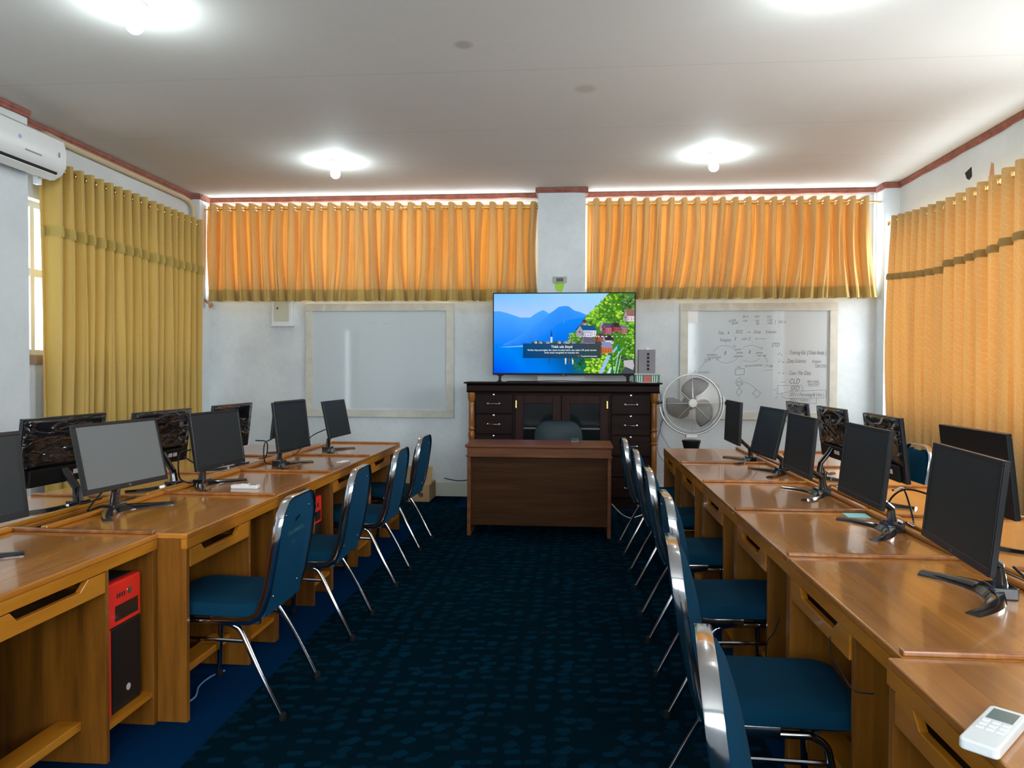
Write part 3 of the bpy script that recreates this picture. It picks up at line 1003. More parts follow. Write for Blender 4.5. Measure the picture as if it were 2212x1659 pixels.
for s, x, x1, y, sz, ro in (('Bil in', 915, 980, 262, 40, 0), ('2020', 1055, 1115, 262, 34, 0), ('2021', 1200, 1262, 262, 32, 0), ('Rp 100.000', 750, 832, 318, 38, 0.18), ('200.000', 778, 862, 348, 36, 0.18), ('100', 915, 970, 312, 34, 0), ('100', 1065, 1110, 312, 36, 0), ('1200', 1210, 1272, 306, 38, 0), ('200', 1070, 1112, 345, 36, 0), ('1000', 1210, 1272, 342, 36, 0), ('200 rb', 1335, 1432, 328, 42, 0),
                         ('Tahun', 620, 690, 462, 56, 0), ('0', 735, 752, 458, 40, 0), ('2022', 825, 915, 448, 50, 0), ('Data', 1045, 1128, 448, 46, 0), ('Komputasi', 1190, 1318, 446, 46, 0),
                         ('Keinginan', 640, 778, 545, 50, 0), ('I', 815, 840, 535, 56, 0), ('ciri 2', 908, 1010, 530, 50, 0), ('B', 692, 722, 706, 60, 0), ('R', 985, 1015, 695, 60, 0), ('STD', 1262, 1360, 608, 60, 0),
                         ('peningkatan', 485, 610, 715, 36, 0), ('gaji produk', 490, 660, 752, 38, 0.05), ('stok', 852, 895, 650, 34, 0), ('jumlah', 838, 918, 690, 36, 0), ('penjualan', 810, 920, 732, 36, 0), ('permintaan', 1075, 1158, 690, 32, 0), ('rata rata', 1090, 1198, 722, 34, 0),
                         ('stok', 850, 895, 862, 36, 0), ('laju pertumbuhan', 945, 1155, 848, 36, 0.06), ('I = rata', 1185, 1278, 850, 44, 0), ('penjualan', 370, 525, 925, 36, 0), ('0', 335, 350, 922, 32, 0),
                         ('Training Kit  [ Data Analy ]', 1478, 1915, 698, 60, 0), ('Data Science', 1450, 1670, 798, 62, 0), ('Komputer', 1745, 1855, 796, 44, 0), ('Tugas Data', 1780, 1910, 838, 38, -0.03), ('Case / Per Data', 1475, 1730, 942, 64, 0),
                         ('CLD', 1480, 1605, 1045, 76, 0), ('dari soal', 1690, 1825, 1030, 40, 0), ('buat CLD', 1700, 1835, 1062, 36, 0), ('SFD', 1490, 1600, 1130, 76, 0), ('2021 ( Perorang & Unit )', 1480, 1890, 1195, 56, 0), ('2022 ( Calon )', 1480, 1730, 1255, 50, 0)):
    word(s, x, x1, y, sz * 1.15, ro)
stroke([(960, 436), (1005, 436)]); stroke([(990, 424), (1005, 436), (990, 446)])
stroke([(1075, 500), (1078, 525)]); stroke([(1075, 514), (1195, 512)])
stroke([(1300, 290), (1308, 300), (1300, 316), (1306, 345)])
stroke([(920, 150), (945, 160), (980, 138)]); stroke([(735, 455), (745, 436), (752, 456)])
ell(700, 700, 140, 105, 20, 165); ell(720, 690, 150, 112, 200, 335)
ell(1020, 690, 135, 98, 40, 150); ell(1010, 700, 130, 88, 225, 330)
ell(815, 605, 12, 14, 0, 360); ell(1145, 625, 12, 14, 0, 360); ell(468, 770, 13, 14, 0, 360); ell(615, 755, 12, 12, 0, 360)
stroke([(395, 880), (450, 810), (530, 758)]); stroke([(500, 765), (532, 757), (522, 782)])
stroke([(832, 645), (838, 640), (842, 650)], 9)
ell(1120, 800, 95, 90, 5, 60)
for pts in ([(830, 878), (938, 866), (936, 940), (830, 948), (830, 878)], [(875, 1100), (915, 1140), (870, 1205), (846, 1150), (875, 1100)], [(1085, 1118), (1140, 1165), (1088, 1220), (1040, 1165), (1085, 1118)], [(590, 1050), (636, 1082), (610, 1110)]):
    stroke(pts, 5)
ell(880, 1030, 42, 48, 0, 360); stroke([(884, 966), (884, 985)]); stroke([(880, 1080), (884, 1110)])
for a, c in ((860, 1030), (895, 1022), (908, 1050), (868, 1066)): ell(a, c, 7, 9, 0, 360)
stroke([(930, 1030), (990, 1045), (1050, 1085), (1080, 1118)])
for x, y in ((1345, 700), (1350, 790), (1350, 930), (1320, 1220), (1300, 1130)):
    stroke([(x - 12, y - 8), (x, y), (x + 22, y - 24)])
for a, c in ((1380, 705), (1400, 790), (1405, 925)): ell(a, c, 6, 6, 0, 360)
stroke([(1180, 890), (1280, 884)]); stroke([(1780, 850), (1915, 852)]); stroke([(1700, 1074), (1815, 1072)]); stroke([(1365, 1030), (1435, 1024)])
stroke([(1340, 1070), (1620, 1062), (1640, 1100), (1636, 1150)]); stroke([(1340, 1070), (1330, 1170), (1390, 1160), (1480, 1140), (1900, 1118), (1920, 1140), (1915, 1200), (1870, 1216), (1440, 1222), (1395, 1200), (1392, 1165)])
stroke([(1440, 1272), (1800, 1278), (1806, 1225)]); stroke([(340, 630), (338, 690)], 3); stroke([(435, 640), (434, 656)], 3); stroke([(1680, 1320), (1700, 1328), (1725, 1312)])
# pale flat strip at the left of the same board
MB().box(bx(215, 0)[0], bx(372, 0)[0], -0.0215, -0.0195, bx(0, 325)[1], bx(0, 140)[1]).build('pale_strip', M_whitep, wr)
# faint leftovers on the blank board
fm = MB()
k_ = Matrix.Translation((0, -0.0195, 0))
for s, x, z, sz in (('Nama', -0.12, 1.03, 0.032), ('tanggal  -', 0.03, 1.03, 0.028), ('1', 0.24, 1.035, 0.04), ('2', 0.235, 0.985, 0.035), ('3', 0.24, 0.86, 0.035)):
    text_mb(fm, s, sz, lambda a, b_: Vector((x + a, -0.0195, z + b_)), 0, 'LEFT', 0.2)
fm.build('faint_notes', M_inkf, wl, fix=False)

# fuse box, switch plate, note
fb = thing('fuse_box', 'small cream fuse box on the back wall under the long left curtain', 'fuse box', (-3.25, YB, 1.872))
MB().box(-0.118, 0.118, -0.05, -0.002, 0.02, 0.31).build('housing', M_wframe, fb, bevel=0.006)
MB().box(-0.085, 0.085, -0.056, -0.048, 0.055, 0.29).build('cover', M_boxcream, fb, bevel=0.002)
MB().lathe([(0.010, 0), (0.010, 0.003)], (-0.045, -0.056, 0.20), 10, 0, Matrix.Rotation(PI / 2, 3, 'X')).build('keyhole', M_dark, fb)
MB().box(-0.125, 0.135, -0.06, -0.002, 0.0, 0.022).build('ledge', M_wframe, fb)
sw = thing('switch_plate', 'grey plate on the pier above the television', 'wall plate', (-0.154, 7.84, 2.312))
MB().box(-0.073, 0.073, -0.012, -0.001, 0, 0.068).build('plate', pmat('grey_green_plate', (0.36, 0.40, 0.33), 0.5), sw, bevel=0.003)
MB().box(-0.036, 0.036, -0.018, -0.012, 0.016, 0.052).build('clip', M_dgrey, sw, bevel=0.002)
q = MB().prism([(-0.055, 0.0), (0.052, 0.0), (0.028, -0.085), (0.008, -0.10), (-0.045, -0.07)], lambda a, c, t: Vector((-0.154 + a, 7.838 - t, 2.314 + c)), 0.0, 0.002)
tag(q.build('sticky_note', M_green), 'lime green paper scrap stuck under the grey plate on the pier', 'paper note')

# ------------------------------------------------------------------ wide dark cabinet
CX0, CX1, CY0, CY1, CT = -1.07, 0.83, 7.50, 7.825, 1.272
cab = thing('cabinet', 'wide dark mahogany sideboard with drawers under the television', 'cabinet', ((CX0 + CX1) / 2, CY0, 0))
def cb(x0, x1, y0, y1, z0, z1): return (x0 - (CX0 + CX1) / 2, x1 - (CX0 + CX1) / 2, y0 - CY0, y1 - CY0, z0, z1)
q = MB()
q.box(*cb(CX0, CX1, CY0 + 0.03, CY1, 0.0, 1.165))
q.build('carcass', M_cab, cab, bevel=0.003)
q = MB()
fn = lambda x0, x1: (lambda a, c, t: Vector((t, a, c)))
profc = [(0.31, 1.165), (-0.025, 1.165), (-0.03, 1.175), (-0.018, 1.182), (-0.018, 1.235), (-0.035, 1.25), (-0.055, 1.258), (0.31, 1.258)]
q.prism(profc, lambda a, c, t: Vector((t, a, c)), CX0 - 0.02 + 0.12, CX1 + 0.02 + 0.12)
q.build('cornice', M_cab, cab)
q = MB().box(*cb(CX0 - 0.045, CX1 + 0.045, CY0 - 0.07, CY1, 1.256, CT))
q.build('top_board', M_cab, cab, bevel=0.004)
MB().box(*cb(CX0 - 0.01, CX1 + 0.01, CY0 - 0.01, CY1, 0, 0.06)).build('plinth', M_cab, cab)
pr = [(0.040, 0.06), (0.040, 0.12), (0.026, 0.135), (0.030, 0.15), (0.027, 0.17), (0.0295, 0.5), (0.030, 0.62), (0.026, 0.64), (0.037, 0.66), (0.027, 0.675), (0.031, 0.70), (0.036, 0.73), (0.031, 0.76), (0.027, 0.775), (0.037, 0.79), (0.027, 0.81), (0.031, 0.83), (0.0295, 1.02), (0.027, 1.03), (0.033, 1.05), (0.027, 1.065), (0.033, 1.08), (0.040, 1.11), (0.040, 1.165)]
for x in (CX0 + 0.028, CX1 - 0.028):
    MB().lathe(pr, (x - (CX0 + CX1) / 2, 0.005, 0), 18).build('turned_post', M_post, cab, smooth=True)
DZ = [1.155, 0.945, 0.735, 0.525, 0.315, 0.105]
def handle(parent, x, z):
    h = MB()
    for s_ in (-1, 1):
        h.lathe([(0.011, 0), (0.011, 0.004), (0.005, 0.006), (0.005, 0.022)], (x + s_ * 0.058, -0.002, z), 10, 0, Matrix.Rotation(PI / 2, 3, 'X'))
    h.tube([(x - 0.06, -0.022, z), (x - 0.03, -0.027, z + 0.002), (x + 0.03, -0.027, z + 0.002), (x + 0.06, -0.022, z)], [0.006, 0.0045, 0.0045, 0.006], 8)
    h.build('handle', M_chrome, parent, smooth=True)
    MB().lathe([(0.010, 0), (0.010, 0.005), (0.006, 0.006)], (x, -0.002, z + 0.092), 12, 0, Matrix.Rotation(PI / 2, 3, 'X')).build('lock', M_chromed, parent, smooth=True)
for x0, x1 in ((-1.005, -0.625), (0.375, 0.765)):
    for i in range(5):
        d_ = MB().box(*cb(x0, x1, CY0 + 0.003, CY0 + 0.035, DZ[i + 1] + 0.006, DZ[i] - 0.004)).build('drawer', M_cab, cab, bevel=0.006)
        handle(d_, (x0 + x1) / 2 - (CX0 + CX1) / 2, (DZ[i] + DZ[i + 1]) / 2 + 0.0)
for x0, x1, hx in ((-0.595, -0.13, -0.585), (-0.125, 0.345, 0.335)):
    d_ = MB()
    st = 0.085
    d_.box(*cb(x0, x0 + st, CY0 + 0.003, CY0 + 0.032, 0.11, 1.14))
    d_.box(*cb(x1 - st, x1, CY0 + 0.003, CY0 + 0.032, 0.11, 1.14))
    d_.box(*cb(x0 + st, x1 - st, CY0 + 0.003, CY0 + 0.032, 1.055, 1.14))
    d_.box(*cb(x0 + st, x1 - st, CY0 + 0.003, CY0 + 0.032, 0.11, 0.19))
    dd = d_.build('door', M_cabd, cab, bevel=0.004)
    MB().box(*cb(x0 + st, x1 - st, CY0 + 0.018, CY0 + 0.024, 0.19, 1.055)).build('glass_panel', M_cabglass, dd)
    MB().box(*cb(x0 + st, x1 - st, CY0 + 0.012, CY0 + 0.017, 0.795, 0.812)).build('glass_shelf_edge', M_dgrey, dd)
    MB().box(*cb(hx - 0.006, hx + 0.006, CY0 - 0.004, CY0 + 0.003, 1.01, 1.085)).build('hinge', M_brass, dd)

# ------------------------------------------------------------------ television
TX0, TX1, TZ0, TZ1, TY = -0.845, 0.625, 1.343, 2.195, 7.67
tv = thing('television', 'large flat television showing a lake village picture, on the dark cabinet', 'television', ((TX0 + TX1) / 2, TY, CT))
tw, th, tb = TX1 - TX0, TZ1 - TZ0, TZ0 - CT
MB().box(-tw / 2, tw / 2, 0.0, 0.035, tb, tb + th).build('casing', M_blackm, tv, bevel=0.004)
MB().box(-tw / 2 + 0.2, tw / 2 - 0.2, 0.035, 0.07, tb + 0.05, tb + 0.5).build('back_housing', M_blackm, tv, bevel=0.01)
for s_ in (-1, 1):
    q = MB()
    x = s_ * 0.652
    q.prism([(x - 0.05, tb + 0.004), (x + 0.05, tb + 0.004), (x + 0.016 + s_ * 0.01, tb - 0.012), (x + 0.012 + s_ * 0.012, 0.0), (x - 0.012 + s_ * 0.012, 0.0), (x - 0.016 + s_ * 0.004, tb - 0.012)], lambda a, c, t: Vector((a, t, c)), 0.002, 0.03)
    q.box(x - 0.012 + s_ * 0.012, x + 0.012 + s_ * 0.012, -0.10, 0.13, 0.0, 0.012)
    q.build('stand_foot', M_blackm, tv, bevel=0.002)
MB().box(-0.035, 0.035, -0.006, 0.0, tb - 0.006, tb + 0.012).build('sensor_bar', M_blackm, tv)
q = MB()
text_mb(q, 'LG', 0.017, lambda a, b_: Vector((a, -0.0068, tb + 0.0 + b_ - 0.001)), 0, 'CENTER')
q.build('maker_mark', M_grey, tv, fix=False)
# the picture; laid out on a 1975 x 1110 sketch of the screen
pic = MB()
bz = 0.011
SXW, SXH = tw - 2 * bz, th - bz - 0.020
zb_ = tb + 0.020
LV = [0]
def sp_(x, y, lay):
    return Vector((-tw / 2 + bz + (x - 105) / 1975.0 * SXW, -0.0006 - lay * 0.00022, zb_ + (1210 - y) / 1110.0 * SXH))
def inside(x, y): return (min(2080, max(105, x)), min(1210, max(100, y)))
def poly(pts, cols, lay):
    pts = [inside(*p) for p in pts]
    c = cols if isinstance(cols, list) else srgb(*cols)
    if isinstance(cols, list): c = [srgb(*q_) for q_ in cols]
    pic.add([sp_(x, y, lay) for x, y in pts], [tuple(range(len(pts)))], 0, c)
def strip(top, bot, ct, cb_, lay):
    """quads between two polylines sharing x"""
    for i in range(len(top) - 1):
        a, b2, c, d_ = top[i], top[i + 1], bot[i + 1], bot[i]
        f = lambda cc, k: cc(k) if callable(cc) else cc
        poly([a, b2, c, d_], [f(ct, i), f(ct, i + 1), f(cb_, i + 1), f(cb_, i)], lay)
xs = [105, 400, 700, 1000, 1300, 1600, 1850, 2080]
strip([(x, 100) for x in xs], [(x, 460) for x in xs], lambda i: [(120, 190, 255), (125, 195, 255), (135, 200, 255), (150, 205, 255), (150, 210, 255), (150, 215, 255), (150, 215, 255), (150, 215, 255)][i], lambda i: (175, 205, 255), 0)
strip([(105, 345), (190, 342), (300, 370), (480, 432), (620, 432), (700, 375), (760, 345), (800, 328), (840, 345), (885, 378), (950, 340), (1020, 285), (1090, 272), (1160, 275), (1240, 335), (1330, 360), (1420, 400), (1500, 430)],
      [(x, 850) for x in (105, 190, 300, 480, 620, 700, 760, 800, 840, 885, 950, 1020, 1090, 1160, 1240, 1330, 1420, 1500)], (75, 165, 255), (0, 125, 250), 1)
strip([(240, 805), (380, 745), (520, 660), (640, 580), (780, 480), (900, 375), (960, 335), (1020, 287), (1090, 275), (1160, 278), (1240, 337), (1420, 405)], [(x, 850) for x in (240, 380, 520, 640, 780, 900, 960, 1020, 1090, 1160, 1240, 1420)], (55, 150, 250), (0, 110, 240), 2)
strip([(620, 790), (760, 700), (900, 610), (1010, 520), (1120, 480), (1300, 440), (1440, 425)], [(x, 850) for x in (620, 760, 900, 1010, 1120, 1300, 1440)], (20, 135, 250), (0, 100, 225), 3)
poly([(1080, 400), (1095, 400), (1112, 510), (1092, 520)], (48, 145, 250), 4)
xs = [105, 300, 600, 900, 1200, 1450, 1700]
strip([(x, 838) for x in xs], [(x, 1210) for x in xs], lambda i: [(0, 130, 245), (0, 135, 245), (0, 120, 215), (10, 95, 165), (20, 80, 120), (40, 90, 90), (70, 110, 70)][i], lambda i: [(0, 75, 235), (0, 95, 240), (0, 120, 245), (0, 120, 235), (0, 95, 170), (20, 120, 60), (90, 160, 40)][i], 4)
poly([(180, 845), (520, 824), (700, 822), (700, 836), (300, 848)], (130, 190, 240), 5)
# right-hand hillside
hill = [(1140, 760), (1200, 690), (1260, 610), (1330, 520), (1400, 430), (1470, 380), (1560, 320), (1620, 240), (1660, 160), (1720, 100)]
poly(hill + [(2080, 100), (2080, 1210), (1380, 1210), (1420, 1060), (1300, 900), (1150, 800)], (70, 130, 35), 5)
rt = random.Random(4)
def blob(x, y, r, c, lay, sq=0.8):
    a0 = rt.random() * 6
    n = 7
    poly([(x + r * math.cos(a0 + 2 * PI * i / n) * rt.uniform(0.7, 1.15), y + sq * r * math.sin(a0 + 2 * PI * i / n) * rt.uniform(0.7, 1.15)) for i in range(n)], c, lay)
def jitc(c, v): return tuple(max(0, min(255, q_ + rt.uniform(-v, v))) for q_ in c)
def tree(x, y, r, c, lay):
    """a leafy clump: dark underside, body, sunlit upper left"""
    blob(x + r * 0.12, y + r * 0.22, r * 1.08, tuple(q_ * 0.62 for q_ in c), lay)
    blob(x, y, r * 0.92, c, lay + 0.02)
    blob(x - r * 0.2, y - r * 0.25, r * 0.55, tuple(min(255, q_ * 1.13 + 6) for q_ in c), lay + 0.04)
    blob(x + r * 0.25, y - r * 0.05, r * 0.3, tuple(min(255, q_ * 1.12 + 5) for q_ in c), lay + 0.045)
cells = []
for i in range(210):
    x = rt.uniform(1410, 2075)
    yl = 100 + max(0, (1720 - x)) * 1.03
    cells.append((rt.uniform(yl + 14, 545), x))
for y, x in sorted(cells):
    c = rt.choice([(110, 170, 45), (135, 190, 50), (92, 150, 42), (70, 120, 45), (150, 198, 62)])
    if x > 1900 and y < 340: c = rt.choice([(78, 120, 60), (55, 92, 55), (100, 138, 68)])
    tree(x, y, rt.uniform(20, 38), jitc(c, 8), 6 + y * 0.003)
cells = []
for i in range(150):
    x, y = rt.uniform(1780, 2078), rt.uniform(480, 1010)
    if x >= 1930 - max(0, (700 - y)) * 0.4: cells.append((y, x))
for y, x in sorted(cells):
    tree(x, y, rt.uniform(18, 32), jitc(rt.choice([(105, 168, 48), (85, 142, 44), (135, 185, 60), (62, 108, 46)]), 8), 8 + (y - 480) * 0.0025)
cells = []
for i in range(120):
    x = rt.uniform(1390, 1800)
    cells.append((rt.uniform(935 + max(0, (1600 - x)) * 0.55, 1208), x))
for y, x in sorted(cells):
    tree(x, y, rt.uniform(16, 30), jitc(rt.choice([(150, 198, 55), (170, 212, 75), (120, 172, 45), (95, 145, 45)]), 8), 8 + (y - 935) * 0.004)
for i in range(34):
    blob(rt.uniform(1230, 1420), rt.uniform(1000, 1150), rt.uniform(12, 26), jitc(rt.choice([(30, 95, 45), (20, 70, 50), (60, 120, 50)]), 10), 7)
for i in range(40):
    tree(rt.uniform(1150, 1320), rt.uniform(650, 785), rt.uniform(10, 20), jitc(rt.choice([(115, 165, 65), (140, 185, 85), (90, 135, 62)]), 8), 7)
cells = [(rt.uniform(980, 1200), rt.uniform(1850, 2075)) for i in range(60)]
for y, x in sorted(cells):
    tree(x, y, rt.uniform(14, 26), jitc(rt.choice([(58, 95, 48), (42, 70, 44), (82, 125, 58), (38, 52, 55)]), 8), 9.1 + (y - 980) * 0.001)
poly([(1930, 1030), (2060, 1020), (2080, 1100), (2060, 1160), (1940, 1110)], (185, 180, 190), 9.6)
poly([(1900, 1190), (1960, 1130), (2080, 1170), (2080, 1210), (1900, 1210)], (70, 75, 85), 9.6)
def house(x, y, w, h, wall, roof, rh, lay, win=True, gable=0.34):
    """gable end on the left, long roof slope to the right; y is the eaves line"""
    g = w * gable
    rh = abs(rh)
    dk = tuple(q_ * 0.72 for q_ in wall)
    poly([(x, y), (x + g, y), (x + g, y + h), (x, y + h)], dk, lay)
    poly([(x, y + 1), (x + g / 2, y - rh), (x + g, y + 1)], dk, lay)
    poly([(x + g, y), (x + w, y + h * 0.06), (x + w, y + h * 0.96), (x + g, y + h)], wall, lay)
    poly([(x + g / 2, y - rh - 4), (x + w - g * 0.35, y - rh * 0.9), (x + w + w * 0.04, y + h * 0.14), (x + g - 4, y + h * 0.12)], roof, lay + 0.1)
    poly([(x - w * 0.05, y + h * 0.10), (x + g / 2, y - rh - 5), (x + g / 2 + 5, y - rh + 3), (x + 3, y + h * 0.14)], tuple(q_ * 0.7 for q_ in roof), lay + 0.12)
    if win:
        n = max(2, int((w - g) / 34))
        for i in range(n):
            for j in range(2 if h > 80 else 1):
                wx, wy = x + g + (w - g) * (i + 0.32) / n, y + h * (0.30 if h > 80 else 0.42) + j * h * 0.32
                poly([(wx, wy), (wx + 9, wy), (wx + 9, wy + 15), (wx, wy + 15)], tuple(q_ * 0.42 for q_ in wall), lay + 0.05)
        poly([(x + g * 0.36, y + h * 0.2), (x + g * 0.6, y + h * 0.2), (x + g * 0.6, y + h * 0.42), (x + g * 0.36, y + h * 0.42)], tuple(q_ * 0.35 for q_ in wall), lay + 0.05)
        poly([(x + g, y + h * 0.60), (x + w, y + h * 0.58), (x + w, y + h * 0.63), (x + g, y + h * 0.65)], tuple(q_ * 0.8 for q_ in wall), lay + 0.04)
house(1350, 505, 62, 38, (178, 155, 165), (70, 62, 92), 38, 9.7, False)
house(1600, 565, 62, 60, (212, 218, 232), (150, 162, 188), 60, 9.7, False)
house(1270, 600, 280, 105, (222, 218, 232), (28, 82, 142), 58, 10)
house(1625, 565, 170, 100, (188, 108, 128), (88, 80, 104), 52, 10)
house(1760, 560, 115, 72, (172, 78, 88), (56, 50, 60), 54, 10.3)
house(1870, 572, 105, 88, (186, 120, 125), (112, 116, 148), 30, 10.2)
house(1925, 405, 170, 85, (226, 208, 218), (150, 105, 100), 85, 9.65)
house(1330, 645, 160, 66, (210, 208, 224), (176, 178, 200), 22, 10.6)
house(1540, 700, 120, 82, (188, 88, 74), (72, 60, 74), 42, 10.8)
house(1625, 745, 165, 58, (214, 206, 214), (58, 46, 56), 66, 11)
house(1320, 775, 215, 112, (172, 166, 166), (102, 96, 120), 72, 11.1)
house(1560, 835, 215, 100, (205, 112, 66), (132, 142, 188), 60, 11.2)
house(1530, 808, 96, 66, (178, 76, 60), (80, 62, 76), 44, 11.3)
for i in range(26):
    tree(rt.uniform(1560, 1900), rt.uniform(610, 800), rt.uniform(8, 15), jitc(rt.choice([(74, 118, 62), (108, 152, 72), (48, 88, 60)]), 8), 11.35)
for i in range(16):
    x = rt.uniform(1300, 1900)
    poly([(x, 690), (x + 14, 690), (x + 14, 706), (x, 706)], jitc((222, 222, 228), 12), 11.3)
# promontory with a slim church spire
poly([(600, 842), (690, 790), (860, 772), (1100, 775), (1300, 800), (1420, 880), (1100, 862), (800, 850)], (60, 90, 70), 10)
for x in (660, 720, 790, 800, 985, 1010, 1060, 1130, 1170, 1290, 1310):
    blob(x, rt.uniform(770, 820), rt.uniform(18, 34), jitc((45, 85, 55), 14), 10.1)
for x, w_ in ((745, 50), (840, 60), (1010, 45), (1090, 90), (1200, 60), (680, 40)):
    house(x, rt.uniform(768, 788), w_, 40, (200, 205, 220), (130, 135, 160), 18, 10.3, False)
poly([(908, 700), (936, 700), (936, 785), (908, 785)], (195, 215, 245), 10.6)
poly([(906, 702), (922, 590), (938, 702)], (35, 70, 150), 10.7)
# reflections and the footpath railing
for x, c in ((1110, (210, 215, 215)), (1210, (225, 225, 215)), (1160, (60, 90, 110)), (880, (25, 90, 150))):
    poly([(x, 1000), (x + 26, 1000), (x + 20, 1085), (x + 6, 1085)], c, 6)
poly([(1585, 1210), (1710, 955), (1765, 935), (1640, 1210)], (150, 190, 235), 12)
poly([(1765, 905), (1850, 815), (1875, 830), (1790, 930)], (130, 190, 215), 12)
poly([(1705, 950), (1725, 925), (1770, 930), (1795, 1210), (1765, 1210), (1755, 965)], (15, 120, 70), 12.2)
poly([(1840, 830), (1872, 810), (1885, 900), (1850, 900)], (20, 130, 85), 12.2)
poly([(1700, 1210), (1745, 1120), (1770, 1130), (1740, 1210)], (190, 215, 240), 12.3)
for a, c in (((1860, 900), (1800, 1210)), ((1890, 960), (1840, 1210)), ((1925, 850), (1790, 1020))):
    poly([a, (a[0] + 10, a[1]), (c[0] + 12, c[1]), c], (175, 215, 215), 12.3)
# notice panel: the picture shows dimmed through it
poly([(520, 795), (1615, 795), (1615, 1000), (520, 1000)], [(12, 75, 125), (62, 70, 66), (48, 72, 66), (5, 65, 125)], 13)
def tvtext(s, x, y, size, wt=0.0):
    text_mb(pic, s, size / 1975.0 * SXW, lambda a, b_: sp_(x, y, 14) + Vector((a, 0, b_)), 0, 'CENTER', 0.0, srgb(240, 246, 250), wt)
tvtext('Tidak ada Sinyal', 1068, 855, 47, 0.0005)
tvtext('Periksa daya perangkat dan status koneksi kabel, atau tekan OK pada remote', 1070, 897, 31, 0.0003)
tvtext('Anda untuk mengubah ke masukan lain.', 1068, 933, 31, 0.0003)
tvtext('Tampilkan/Sembunyikan', 1450, 979, 24, 0.0002)
poly([(1292, 963), (1318, 963), (1318, 981), (1292, 981)], (190, 60, 60), 14)
pic.build('screen_picture', M_tv, tv, fix=False)

# building model beside the television
md = thing('building_model', 'small grey tower model on a green base right of the television', 'architectural model', (0.74, 7.68, CT))
q = MB().box(-0.125, 0.125, -0.08, 0.09, 0.004, 0.078, 0)
md_b = q.build('podium', M_dgreen, md, bevel=0.002)
q = MB()
for i, x in enumerate((-0.10, -0.078, -0.056, 0.052, 0.074, 0.096)):
    q.box(x - 0.004, x + 0.004, -0.084, -0.079, 0.006, 0.072)
q.build('white_pillars', M_whitep, md)
MB().box(-0.035, 0.035, -0.085, -0.079, 0.004, 0.07).build('red_door', M_pred, md)
MB().box(-0.13, 0.13, -0.09, 0.10, 0.078, 0.092).build('roof_slab', pmat('model_pale', (0.48, 0.5, 0.46), 0.6), md)
MB().box(-0.095, 0.095, -0.10, 0.11, 0, 0.004).build('base_board', M_whitep, md)
MB().box(-0.085, 0.085, -0.03, 0.07, 0.092, 0.335).build('tower', M_tower, md, bevel=0.002)
q = MB()
for i in range(5):
    q.box(0.0, 0.024, -0.036, -0.029, 0.125 + i * 0.038, 0.148 + i * 0.038)
q.build('window_bays', M_dark, md)
MB().box(-0.012, 0.03, -0.02, 0.05, 0.335, 0.35).build('roof_hut', M_whitep, md)

# ------------------------------------------------------------------ teacher's desk and chair
td = thing('teacher_desk', 'dark brown wooden desk facing the aisle before the cabinet', 'desk', (-0.29, 6.14, 0.0042))
wd = 1.21
MB().box(-wd / 2 - 0.01, wd / 2 + 0.01, -0.02, 0.47, 0.742, 0.768).build('desktop', M_tdesk, td, bevel=0.008, seg=3)
q = MB()
q.box(-wd / 2 + 0.005, wd / 2 - 0.005, 0.0, 0.45, 0.672, 0.742)
q.box(-wd / 2 - 0.004, wd / 2 + 0.004, -0.009, 0.455, 0.664, 0.676)
q.build('apron', M_tdesk, td, bevel=0.003)
for s_ in (-1, 1):
    MB().box(s_ * wd / 2 - s_ * 0.005, s_ * wd / 2 - s_ * 0.035, 0.005, 0.44, 0.0, 0.664).build('side_panel', M_tdesk, td, bevel=0.003)
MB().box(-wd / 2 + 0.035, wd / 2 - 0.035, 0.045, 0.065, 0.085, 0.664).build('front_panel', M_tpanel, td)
oc = thing('office_chair', 'slate green office chair behind the dark brown desk', 'chair', (-0.145, 7.03, 0.0042), PI)
bpn = rrect(0.455, 0.46, 0.13, 6)
q = MB()
n_ = len(bpn)
for i, (off, sc_) in enumerate(((0.0, 0.86), (-0.03, 0.98), (0.0, 1.0), (0.03, 0.98), (0.05, 0.8))):
    pass
lay_ = [(-0.035, 0.80), (-0.025, 0.95), (0.0, 1.0), (0.03, 0.97), (0.045, 0.82)]
vs_ = []
for off, k in lay_:
    vs_ += [Vector((a * k, off + 0.03, 0.685 + c * k)) for a, c in bpn]
fs_ = []
for i in range(len(lay_) - 1):
    for j in range(n_):
        fs_.append((i * n_ + j, i * n_ + (j + 1) % n_, (i + 1) * n_ + (j + 1) % n_, (i + 1) * n_ + j))
fs_ += [tuple(reversed(range(n_))), tuple((len(lay_) - 1) * n_ + j for j in range(n_))]
q.add(vs_, fs_)
q.build('backrest', M_gvinyl, oc, smooth=True)
q = MB().prism(rrect(0.46, 0.40, 0.1), lambda a, c, t: Vector((a, c + 0.24, t)), 0.40, 0.47)
q.build('seat', M_gvinyl, oc, bevel=0.02, seg=3)
MB().tube([(0, 0.07, 0.55), (0, 0.10, 0.42), (0, 0.2, 0.39)], 0.018, 8).build('back_bracket', M_black, oc)
MB().lathe([(0.03, 0.08), (0.03, 0.25), (0.02, 0.26), (0.02, 0.41)], (0, 0.24, 0), 14).build('column', M_black, oc, smooth=True)
for i in range(5):
    a = 2 * PI * i / 5 + 0.3
    l_ = MB().tube([(0.02 * math.cos(a), 0.24 + 0.02 * math.sin(a), 0.10), (0.26 * math.cos(a), 0.24 + 0.26 * math.sin(a), 0.065)], [0.022, 0.014], 8).build('leg', M_black, oc, smooth=True)
    MB().lathe([(0.012, -0.012), (0.026, -0.01), (0.026, 0.01), (0.012, 0.012)], (0.26 * math.cos(a), 0.24 + 0.26 * math.sin(a), 0.027), 12, 0, Matrix.Rotation(PI / 2, 3, 'X')).build('caster', M_rubber, l_, smooth=True)
